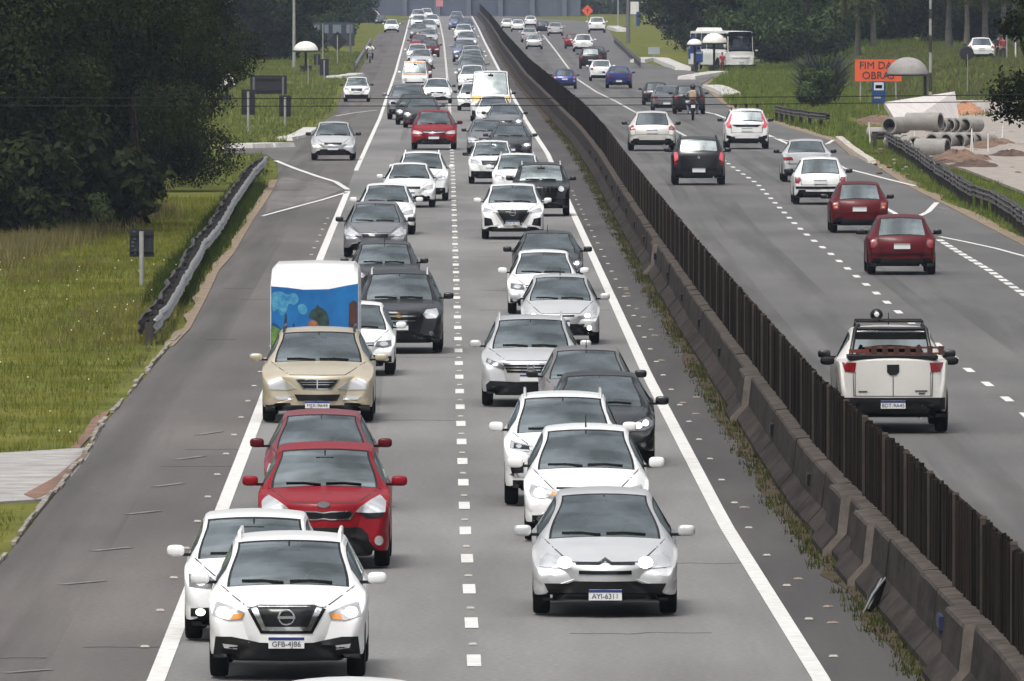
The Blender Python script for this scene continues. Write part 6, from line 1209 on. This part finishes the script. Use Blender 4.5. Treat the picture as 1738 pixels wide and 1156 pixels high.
# ======================= THE TRAFFIC =======================
GA, GB, GC, GD = 'cars queuing in the left lane', 'cars queuing in the right lane', 'cars on the far carriageway', 'cars on the service lane'
K = PAINT['black']
cars = [
 # left lane, near to far: label, type, style, x0, x1, y, colour, options
 ('white car roof just entering the bottom edge of the picture', 'hatch', 'gen', 430, 746, 1444, 'white', GA, {}),
 ('white suv with lit lamps and v-shaped grille, nearest car at bottom left', 'suv', 'kicks', 355, 622, 1150, 'white', GA, dict(plate='GFB-4J86', rails=PAINT['white'], tall=.97)),
 ('boxy white hatchback half hidden behind the nearest white suv', 'box', 'box', 313, 546, 1086, 'white', GA, {}),
 ('bright red boxy car with chrome edged slim grille', 'soul', 'soul', 438, 663, 963, 'red', GA, dict(wiper=1)),
 ('faded rose red hatchback showing only roof and mirrors behind the bright red car', 'hatch', 'gen', 448, 640, 868, 'rose_red', GA, dict(mirror=PAINT['dark_red'], wiper=1)),
 ('beige suv straddling the line ahead of the mural trailer', 'bigsuv', 'kyron', 445, 635, 716, 'beige', GA, dict(tall=.885, plate='MJX-9644', rails=K, wiper=1)),
 ('white hatchback half hidden behind the beige suv and its trailer', 'hatch', 'gol', 530, 671, 637, 'white', GA, {}),
 ('black suv with a bright headlamp right of the mural trailer', 'bigsuv', 'captiva', 603, 752, 599, 'black', GA, dict(rails=PAINT['silver'], mirror=K, wiper=1)),
 ('dark grey suv behind the black suv', 'suv', 'gensuv', 592, 712, 520, 'graphite', GA, dict(mirror=K, wiper=1, antenna=1)),
 ('grey hatchback with big swept headlamps near the solid line', 'hatch', 'c3', 583, 691, 437, 'grey', GA, dict(mirror=K)),
 ('silver white hatchback behind the grey car with swept lamps', 'hatch', 'gen', 606, 705, 398, 'white', GA, {}),
 ('white sedan with one lit fog lamp in the left lane', 'sedan', 'fusion', 650, 739, 352, 'white', GA, {}),
 ('white suv with roof rails beside the centre dashes', 'bigsuv', 'gensuv', 671, 761, 341, 'white', GA, dict(rails=PAINT['white'])),
 ('red car with a chrome bar in the middle distance of the left lane', 'hatch', 'redcar', 698, 775, 254, 'red', GA, dict(mirror=PAINT['dark_red'])),
 ('dark sedan with one bright lamp just behind the red car', 'sedan', 'genlit', 684, 748, 217, 'graphite', GA, {}),
 ('black car half hidden left of the dark sedan', 'sedan', 'genlit', 671, 734, 212, 'black', GA, {}),
 ('blue grey suv behind the black car in the left lane', 'suv', 'gensuv', 657, 724, 203, 'grey', GA, {}),
 ('white car beside the centre line right of the blue grey suv', 'sedan', 'genlit', 716, 767, 176, 'white', GA, dict(mirror=K)),
 ('pale minibus with an orange tint above its windscreen', 'kombi', 'kombi', 681, 727, 156, 'white', GA, {}),
 ('dark red car hidden behind the pale minibus', 'hatch', 'gen', 692, 733, 140, 'dark_red', GA, {}),
 ('silver car next up the lane from the pale minibus', 'hatch', 'genlit', 696, 735, 117, 'silver', GA, dict(far=1)),
 ('white car overlapped on its right by the silver car', 'suv', 'gensuv', 690, 727, 108, 'white', GA, dict(far=1)),
 ('red car with its nose showing beside the centre line far up the left lane', 'hatch', 'gen', 711, 746, 97, 'dark_red', GA, dict(far=1)),
 ('pale red roofed car behind the far red car', 'hatch', 'gen', 695, 728, 88, 'red', GA, dict(far=1)),
 ('silver car with a lit lamp behind the two far red cars', 'suv', 'gensuv', 711, 743, 78, 'silver', GA, dict(far=1)),
 ('grey car in the far left lane below the white ones', 'sedan', 'gen', 695, 726, 66, 'grey', GA, dict(far=1)),
 ('far silver car right of the far grey car', 'sedan', 'gen', 712, 741, 58, 'silver', GA, dict(far=2)),
 ('far white car at the end of the left lane queue', 'suv', 'gensuv', 697, 724, 50, 'white', GA, dict(far=2)),
 ('far white car nearest the centre line at the end of the left queue', 'hatch', 'genlit', 720, 746, 47, 'white', GA, dict(far=2)),
 ('far white van-like suv topping the left lane queue', 'bigsuv', 'genlit', 697, 723, 40, 'white', GA, dict(far=2)),
 ('last far white car of the left lane queue', 'hatch', 'gen', 712, 735, 34, 'white', GA, dict(far=2)),
 # right lane
 ('silver hatchback with chevron grille and lit lamps, nearest car in the right lane', 'c4', 'c4', 903, 1150, 1043, 'silver', GB, dict(plate='AYI-6311', wiper=1)),
 ('white car with gold bow tie badge and lit lamps behind the silver hatchback', 'hatch', 'chevy', 889, 1101, 918, 'white', GB, dict(antenna=1, tall=1.04)),
 ('white suv with roof rails in front of the black car', 'suv', 'creta', 855, 1056, 857, 'white', GB, dict(rails=PAINT['silver'], tall=1.02)),
 ('black car with twin lit headlamps beside the right solid line', 'sedan', 'dsedan', 925, 1112, 792, 'black', GB, dict(mirror=K)),
 ('taupe grey hatchback with clear windscreen and lit lamp', 'hatch', 'genlit', 914, 1077, 733, 'taupe', GB, dict(mirror=K, antenna=1, wiper=1)),
 ('silver suv with chrome barred grille and letter badge', 'bigsuv', 'crv', 817, 984, 689, 'silver', GB, dict(rails=PAINT['silver'], wiper=1, tall=.97)),
 ('silver hatchback with bluish windscreen and lit lamps', 'hatch', 'pug', 884, 1018, 584, 'silver', GB, dict(antenna=1, wiper=1)),
 ('white hatchback with dark headlamps between grey and silver cars', 'hatch', 'gol', 861, 984, 533, 'white', GB, dict(wiper=1)),
 ('dark grey sedan showing its windscreen above the white hatchback', 'sedan', 'dsedan', 869, 990, 495, 'graphite', GB, dict(mirror=K, antenna=1)),
 ('white suv with big dark v-framed grille in the right lane', 'suv', 'kicks2', 817, 923, 406, 'white', GB, dict(plate='BDX-3C15', tall=.97)),
 ('black off-roader with slotted grille and round lamps', 'jeep', 'jeep', 870, 967, 367, 'black', GB, dict(rails=PAINT['silver'], mirror=K)),
 ('white car with roof bars squeezed left of the black off-roader', 'suv', 'gensuv', 835, 921, 339, 'white', GB, dict(rails=PAINT['silver'])),
 ('white pickup with black lower bumper in the right lane', 'pickup', 'gensuv', 795, 873, 312, 'white', GB, dict(mirror=K)),
 ('dark grey sedan with a bright lamp right of the white pickup', 'sedan', 'genlit', 829, 903, 273, 'graphite', GB, {}),
 ('grey car showing its left side above the white pickup', 'hatch', 'gen', 792, 861, 262, 'grey', GB, dict(mirror=K)),
 ('dark grey car with a pinkish lamp beside the right line', 'sedan', 'genlit', 825, 888, 229, 'grey', GB, dict(mirror=K)),
 ('white hatchback in front of the yellow and white van', 'hatch', 'gen', 807, 868, 215, 'white', GB, {}),
 ('tall white van with a yellow band and black mirrors', 'van', 'van', 798, 868, 206, 'white', GB, dict(mirror=K)),
 ('white car peeking out left of the tall van', 'hatch', 'gen', 776, 830, 188, 'white', GB, dict(mirror=K)),
 ('white car behind the tall van', 'hatch', 'genlit', 777, 826, 153, 'white', GB, {}),
 ('grey suv second behind the tall van', 'suv', 'gensuv', 775, 825, 140, 'grey', GB, {}),
 ('silver grey car third behind the tall van', 'suv', 'genlit', 778, 822, 124, 'silver', GB, dict(far=1)),
 ('bluish silver car in the far right lane', 'hatch', 'gen', 780, 820, 112, 'silver', GB, dict(far=1)),
 ('steel blue car in the far right lane', 'bigsuv', 'gensuv', 768, 810, 106, 'steel_blue', GB, dict(far=1)),
 ('far silver car with a lamp above the steel blue car', 'hatch', 'genlit', 773, 811, 84, 'silver', GB, dict(far=1)),
 ('far white car in the right lane queue', 'suv', 'gensuv', 771, 803, 70, 'white', GB, dict(far=1)),
 ('far dark blue car near the end of the right lane queue', 'sedan', 'gen', 774, 804, 56, 'navy', GB, dict(far=2)),
 ('far grey blue suv near the end of the right lane queue', 'suv', 'genlit', 761, 788, 51, 'steel_blue', GB, dict(far=2)),
 ('last far silver car of the right lane queue', 'hatch', 'gen', 763, 787, 40, 'silver', GB, dict(far=2)),
 # service lane
 ('silver hatchback alone on the service lane junction', 'hatch', 'gen', 528, 603, 272, 'silver', GD, dict(mirror=K)),
 ('white pickup with black bumper coming down the service lane', 'pickup', 'gensuv', 583, 628, 173, 'white', GD, dict(mirror=K)),
 ('far white hatchback on the service lane', 'hatch', 'gen', 652, 677, 55, 'white', GD, dict(far=1)),
 ('far dark car left of the far white hatchback', 'hatch', 'gen', 637, 655, 42, 'graphite', GD, dict(far=2)),
 # far carriageway, seen from behind
 ('white pickup with black bumper and loaded bed driving away', 'toro', 'r_toro', 1418, 1609, 734, 'pearl', GC, dict(plate='BDT-9A45', mirror=K)),
 ('dark red hatchback nearest in the far carriageway exit', 'hatch', 'r_206', 1471, 1588, 466, 'dark_red', GC, dict(mirror=K)),
 ('older red hatchback ahead of the nearest red one', 'hatch', 'r_corsa', 1408, 1508, 395, 'dark_red', GC, dict(mirror=K)),
 ('white hatchback between the grey sedan and the red cars', 'hatch', 'r_206w', 1345, 1438, 347, 'white', GC, dict(mirror=K)),
 ('grey silver sedan driving away near the exit lane', 'sedan', 'r_sedan', 1326, 1412, 309, 'silver', GC, dict(mirror=K)),
 ('black hatchback with roof bars and upright pinkish tail lamps', 'box', 'r_sandero', 1140, 1231, 314, 'black', GC, dict(mirror=K, rails=K)),
 ('white hatchback with tall tail lamps and bicycle racks', 'box', 'r_fit', 1229, 1305, 253, 'white', GC, dict(mirror=K, rails=K)),
 ('creamy white hatchback with a black lower bumper', 'c4', 'r_focus', 1066, 1147, 256, 'pearl', GC, dict(mirror=K)),
 ('black suv driving away just beyond the motorcycle', 'suv', 'r_suv', 1142, 1197, 194, 'black', GC, dict(mirror=K)),
 ('grey sedan left of the black suv and motorcycle', 'sedan', 'r_sedan', 1105, 1158, 190, 'grey', GC, {}),
 ('black car with red lamp left of the grey sedan', 'hatch', 'r_gen', 1090, 1136, 179, 'black', GC, dict(mirror=K)),
 ('blue sedan driving away in the middle distance', 'sedan', 'r_sedan', 1028, 1073, 150, 'navy', GC, {}),
 ('white suv beside the blue sedan', 'suv', 'r_suv', 1000, 1040, 138, 'white', GC, {}),
 ('dark hatchback partly hidden by the median fence', 'c4', 'r_focus', 938, 979, 151, 'navy', GC, dict(mirror=K)),
 ('dark purple suv behind the white suv', 'bigsuv', 'r_suv', 983, 1022, 117, 'black', GC, dict(far=1)),
 ('dark green car right of the dark purple suv', 'sedan', 'r_sedan', 996, 1030, 107, 'graphite', GC, dict(far=1)),
 ('far white hatchback with dark rear window', 'c4', 'r_focus', 972, 1008, 88, 'white', GC, dict(far=1)),
 ('far red car driving away beside the white hatchback', 'hatch', 'r_gen', 958, 988, 83, 'red', GC, dict(far=1)),
 ('far silver car with two visible seats in the rear window', 'hatch', 'r_gen', 892, 921, 84, 'silver', GC, dict(far=1)),
 ('far pale car just left of the silver car with two seats', 'sedan', 'r_sedan', 884, 913, 72, 'silver', GC, dict(far=1)),
 ('far silver car with a red tail lamp near the middle line', 'sedan', 'r_sedan', 929, 956, 61, 'silver', GC, dict(far=1)),
 ('far black car left of the silver car with red tail lamp', 'suv', 'r_suv', 911, 931, 56, 'black', GC, dict(far=2)),
 ('far white car with black bumper under the orange diamond sign', 'suv', 'r_suv', 998, 1028, 56, 'white', GC, dict(far=1)),
 ('far cream car beside the fence end', 'hatch', 'r_gen', 867, 891, 54, 'white', GC, dict(far=2)),
 ('far white car closest to the fence end', 'hatch', 'r_gen', 850, 871, 50, 'white', GC, dict(far=2)),
 ('far cream suv behind the others at the end of the far carriageway', 'suv', 'r_suv', 890, 911, 46, 'white', GC, dict(far=2)),
]
OB = {}
for lb, ty, st, x0, x1, y, col, grp, kw in cars:
    OB[lb] = car(lb, ty, st, x0, x1, y, col, grp, **kw)
# parked white car on the bank and the parked bus
cz = 795; cx = PX(1665, cz); car('white hatchback parked on the grassy bank near two persons', 'c4', 'r_focus', 1643, 1688, 103, 'white', None, at=(cx, cz, terr(cx, cz) + .02, 1.0), mirror=K)
STY['bus'] = [('headlight', LAMPG, [(-1.15, .62), (-1.13, .86), (-.85, .82), (-.80, .66)], 1, .010), ('grille', GREYP, rect(-.5, .88, .5, .96), 0, .008), ('lower_bumper', BLACK, rect(-.9, .32, .9, .40), 0, .008), ('destination_board', SATIN, rect(-.9, 2.62, .9, 2.86), 0, .012), 'plate:.55']
bx, by, _ = G(1242, 117)
bus = car('white microbus with a blue rear side panel parked by the grass', 'bus', 'bus', 1225, 1270, 117, 'white', None, at=(bx, by, terr(bx, by) - .02, .97), yaw=19)
t = TYPES['bus']; mb = MB(); mb.box((-t['W']/2 - .012, 7.6, 1.9), (.03, 1.6, 1.3)); mb.box((-t['W']/2 - .012, 6.4, 1.35), (.03, .9, .5)); link('side_panel', mb.mesh('side_panel', [BLUE]), bus)
mb = MB(); mb.box((0, 7.4, 3.12), (1.7, 1.8, .3), 0, .85); link('roof_unit', mb.mesh('roof_unit', [DOMEW]), bus); mb = MB(); mb.ell((-1.45, -.25, 2.1), (.14, .12, .42)); link('wing_mirror', mb.mesh('wing_mirror', [DOMEW], 60), bus)
# two white vans among the trees at the top right
for i, (px, z, lb) in enumerate(((1172, 1500, 'white van parked among the trees at the top right, left one of two'), (1194, 1470, 'white van parked among the trees at the top right, right one of two'))):
    x = PX(px, z); car(lb, 'van', 'van', 1160, 1185, 50, 'white', None, at=(x, z, 2.2, 1.0), far=2)
# ---- van band, minibus band ----
v = OB['tall white van with a yellow band and black mirrors']; k = kit('van')
link('yellow_band', patch(k, [(-.93, .90), (-.93, 1.22), (.93, 1.22), (.93, .90)], 'F', .012, .05, 'yellow_band', [PAINT['yellow']]), v)
v = OB['pale minibus with an orange tint above its windscreen']; k = kit('kombi')
link('orange_band', patch(k, rect(-.62, 1.84, .62, 1.90), 'F', .012, .05, 'orange_band', [mat('orange_tint', (.75, .32, .12), .5)]), v); link('orange_band', patch(k, rect(-.70, 1.10, .70, 1.15), 'F', .012, .05, 'orange_band', [mat('orange_tint', (.75, .32, .12), .5)]), v)
# ---- pickup: bed, light bar, ladder, towing mirrors ----
p = OB['white pickup with black bumper and loaded bed driving away']; t = TYPES['toro']
mb = MB(); mb.box((0, (t['yd'] + t['L']) / 2 + .05, 1.235), (t['W'] * .80, t['L'] - t['yd'] - .32, .05)); link('bed_cover', mb.mesh('bed_cover', [BLACK]), p)
mb = MB(); [mb.tube([(s * .66, 3.75, 1.22), (s * .58, 3.5, 1.66), (s * .52, 3.38, 1.72)], .035, 8) for s in (-1, 1)]; mb.tube([(-.58, 3.45, 1.66), (.58, 3.45, 1.66)], .035, 8); mb.box((0, 3.52, 1.55), (1.15, .10, .12)); link('sports_bar', mb.mesh('sports_bar', [SATIN], 50), p)
mb = MB(); mb.box((0, 3.46, 1.60), (.9, .04, .035)); link('chrome_strip', mb.mesh('chrome_strip', [CHROME]), p)
for y_, nm in ((2.15, 'roof_bar'), (2.95, 'roof_bar')): mb = MB(); mb.tube([(-.56, y_, 1.64), (-.55, y_, 1.77), (.55, y_, 1.77), (.56, y_, 1.64)], .022, 8); link(nm, mb.mesh(nm, [BLACK], 50), p)
mb = MB(); mb.tube([(0, 2.3, 1.68), (0, 2.4, 1.90)], [.012, .005], 6); link('antenna', mb.mesh('antenna', [BLACK], 50), p)
for s in (-1, 1):
    mb = MB(); mb.ell((s * 1.02, 2.9, 1.12), (.12, .06, .07), 0, 14, 8, .75); mb.tube([(s * .85, 2.9, 1.08), (s * .95, 2.9, 1.1)], .02, 6); link('lower_mirror', mb.mesh('lower_mirror', [BLACK], 50), p)
LADM = mat('ladder_orange', (.14, .04, .02), .6); lx, ly, lz = p.matrix_basis.translation; sc = p.scale[0]; yb = p.location.y - 4.05 * sc
lad = thing('cargo_rack', 'dark orange slatted cargo piece lying across the bed of the white pickup', 'cargo', (p.location.x, yb, 1.24 * sc))
mb = MB()
for z_ in (.05, .15): mb.box((.22, 0, z_), (1.35, .05, .035))
link('rail', mb.mesh('rail', [LADM]), lad)
for i in range(7): mb = MB(); mb.box((-.30 + i * .19, -.005, .10), (.09, .07, .15)); link('slat', mb.mesh('slat', [mat('ladder_dark', (.05, .015, .01), .6)]), lad)
mb = MB(); mb.box((-.55, 0, .09), (.34, .06, .06)); link('reflector_bar', mb.mesh('reflector_bar', [mat('soft_red', (.16, .03, .028), .5)]), lad)
gp = thing('camera_dome', 'round black device with a white lens mounted on the pickup roof bar', 'roof lamp', (p.location.x - .22, p.location.y - 2.95 * sc, 1.80 * sc)); mb = MB(); mb.ell((0, 0, .09), (.11, .09, .11)); link('housing', mb.mesh('housing', [SATIN], 60), gp); mb = MB(); mb.ell((0, -.075, .10), (.045, .03, .045)); link('lens', mb.mesh('lens', [WHITE], 60), gp)
# ---- bicycle racks on the white hatchback ----
f = OB['white hatchback with tall tail lamps and bicycle racks']
for q in (-.4, 0, .4): mb = MB(); mb.box((q, 2.6, 1.54), (.05, 1.0, .05)); mb.box((q, 2.95, 1.60), (.10, .08, .12)); link('rack_rail', mb.mesh('rack_rail', [BLACK]), f)
# ---- mural trailer towed by the beige suv ----
ty_ = 219.8; tx = PX(534, ty_); tr = thing('box_trailer', 'tall box trailer with a blue landscape mural and white rounded roof behind the beige suv', 'trailer', (tx, ty_, .0)); W2 = .795; Ht = 2.55
MW = mat('trailer_white', (.78, .78, .77), .35, coat=.4, noise=.04, scale=2); MBL = mat('mural_blue', (.006, .085, .30), .4, noise=1, col2=(.012, .17, .44), scale=1.3)
prof = [(0, .42), (0, 2.20), (.03, 2.26), (.16, 2.38), (.36, 2.47), (.62, 2.53), (1.0, 2.55), (3.0, 2.55), (3.3, 2.50), (3.4, 2.4), (3.4, .42)]; mb = MB(); n = len(prof); XS = [(-W2, .0), (-W2 + .02, .0), (-W2 + .10, .04), (0, .05), (W2 - .10, .04), (W2 - .02, .0), (W2, .0)]
for i, (x, b) in enumerate(XS):
    e = .045 if i in (0, len(XS) - 1) else 0
    for (y_, z_) in prof: cy, cz_ = 1.7, 1.5; mb.v.append((x, y_ + (cy - y_) * e * .6, z_ - ((.20, .10, .02, 0, .02, .10, .20)[i] * (1 if z_ > 2.3 else (.3 if z_ > 2.1 else 0)))))
for i in range(len(XS) - 1):
    for j in range(n): j2 = (j + 1) % n; mb.f.append((i*n+j, (i+1)*n+j, (i+1)*n+j2, i*n+j2)); mb.m.append(0)
mb.f.append(tuple(reversed(range(n)))); mb.f.append(tuple((len(XS)-1)*n + j for j in range(n))); mb.m += [0, 0]
link('body', mb.mesh('body', [MW], 30), tr)
def mur(nm, poly, m, d, sm=True):
    if sm and len(poly) > 5 and nm not in ('mural_sky',):
        n0 = len(poly); q = []
        for i in range(n0):
            p0, p1, p2, p3 = (Vector(poly[(i + e) % n0]) for e in (-1, 0, 1, 2))
            for k in range(5): t_ = k / 5; q.append(tuple(.5 * ((2 * p1) + (p2 - p0) * t_ + (2*p0 - 5*p1 + 4*p2 - p3) * t_**2 + (-p0 + 3*p1 - 3*p2 + p3) * t_**3)))
        poly = [(max(-.785, min(.785, a)), max(.55, b)) for a, b in q]
    v, f_ = cdt_fill([poly], .3); mb = MB(); n_ = len(v); mb.v = [(p_[0], -d, p_[1]) for p_ in v] + [(p_[0], .0, p_[1]) for p_ in v]
    for t_ in f_:
        a, b, c = v[t_[0]], v[t_[1]], v[t_[2]]; cc = (b[0]-a[0])*(c[1]-a[1]) - (b[1]-a[1])*(c[0]-a[0]); mb.f.append(tuple(t_) if cc > 0 else tuple(reversed(t_)))
    mb.m = [0] * len(mb.f); return link(nm, mb.mesh(nm, [m]), tr)
mur('mural_sky', [(-.78, .6), (.78, .6), (.78, 2.20), (.55, 2.16), (.25, 2.10), (-.2, 2.09), (-.5, 2.13), (-.78, 2.15)], MBL, .006)
PALE = mat('mural_pale', (.10, .36, .46), .45, noise=1, col2=(.015, .17, .42), scale=9)
mur('mural_cloud', [(-.76, 2.02), (-.62, 2.06), (-.48, 2.0), (-.36, 2.03), (-.28, 1.92), (-.36, 1.82), (-.46, 1.84), (-.50, 1.72), (-.60, 1.62), (-.66, 1.74), (-.74, 1.70), (-.77, 1.86)], PALE, .009)
mur('mural_cloud', [(-.30, 1.78), (-.24, 1.84), (-.16, 1.80), (-.13, 1.70), (-.20, 1.64), (-.27, 1.68)], PALE, .009)
mur('mural_water', [(-.78, .6), (.78, .6), (.78, 1.40), (.30, 1.30), (-.05, 1.26), (-.45, 1.28), (-.78, 1.48)], mat('mural_navy', (.008, .06, .20), .45), .008)
mur('mural_bushes', [(-.78, .6), (-.40, .6), (-.44, 1.14), (-.58, 1.36), (-.78, 1.46)], mat('mural_green', (.02, .09, .06), .5, noise=1, col2=(.16, .28, .04), scale=5), .010)
mur('mural_tree_trunk', [(.60, .8), (.76, .8), (.76, 1.86), (.70, 1.90), (.62, 1.84)], mat('mural_brown', (.07, .025, .015), .5, noise=.5, scale=6), .012)
mur('mural_hat', [(-.10, 1.60), (-.06, 1.72), (.02, 1.77), (.05, 1.82), (.09, 1.78), (.17, 1.74), (.24, 1.62), (.25, 1.44), (.12, 1.40), (.05, 1.50), (-.03, 1.56)], mat('mural_dark_green', (.02, .05, .045), .6, noise=.6, scale=9), .014)
mur('mural_fence_posts', [(-.56, 1.2), (-.53, 1.62), (-.50, 1.64), (-.49, 1.4), (-.40, 1.42), (-.38, 1.5), (-.34, 1.36), (-.34, 1.2)], mat('mural_dark', (.03, .03, .035), .5), .013)
mur('mural_figure', [(-.10, 1.0), (.14, 1.0), (.14, 1.44), (.06, 1.52), (-.06, 1.54), (-.12, 1.44)], mat('mural_tan', (.30, .12, .06), .6, noise=.4, scale=9), .012)
mb = MB(); mb.box((0, -.55, .42), (.09, 1.3, .08)); mb.tube([(-.5, .1, .42), (0, -1.1, .42)], .03, 6); mb.tube([(.5, .1, .42), (0, -1.1, .42)], .03, 6); link('drawbar', mb.mesh('drawbar', [BLACK], 50), tr)
k = kit('hatch')
for s in (-1, 1): w = link('wheel', k['wheel'], tr, (s * (W2 - .02), 1.8, .30), 0 if s > 0 else math.pi); link('rim', k['rim'], w)
mb = MB(); mb.box((0, 1.7, .40), (W2 * 1.9, 3.2, .08)); link('chassis', mb.mesh('chassis', [BLACK]), tr)

# ======================= HAZE =======================
hz = MB().box((0, 1250, 44), (2600, 2700, 94)); hm = bpy.data.materials.new('haze'); hm.use_nodes = True; N = hm.node_tree.nodes; N.remove(N['Principled BSDF']); pv = N.new('ShaderNodeVolumePrincipled')
pv.inputs['Color'].default_value = (.62, .72, .92, 1); pv.inputs['Density'].default_value = 0.00009; pv.inputs['Anisotropy'].default_value = .2; hm.node_tree.links.new(pv.outputs[0], [q for q in N if q.type == 'OUTPUT_MATERIAL'][0].inputs['Volume'])
ho = link('haze', hz.mesh('haze', [hm]), kind='stuff'); tag(ho, 'thin pale haze over the whole motorway', 'haze')
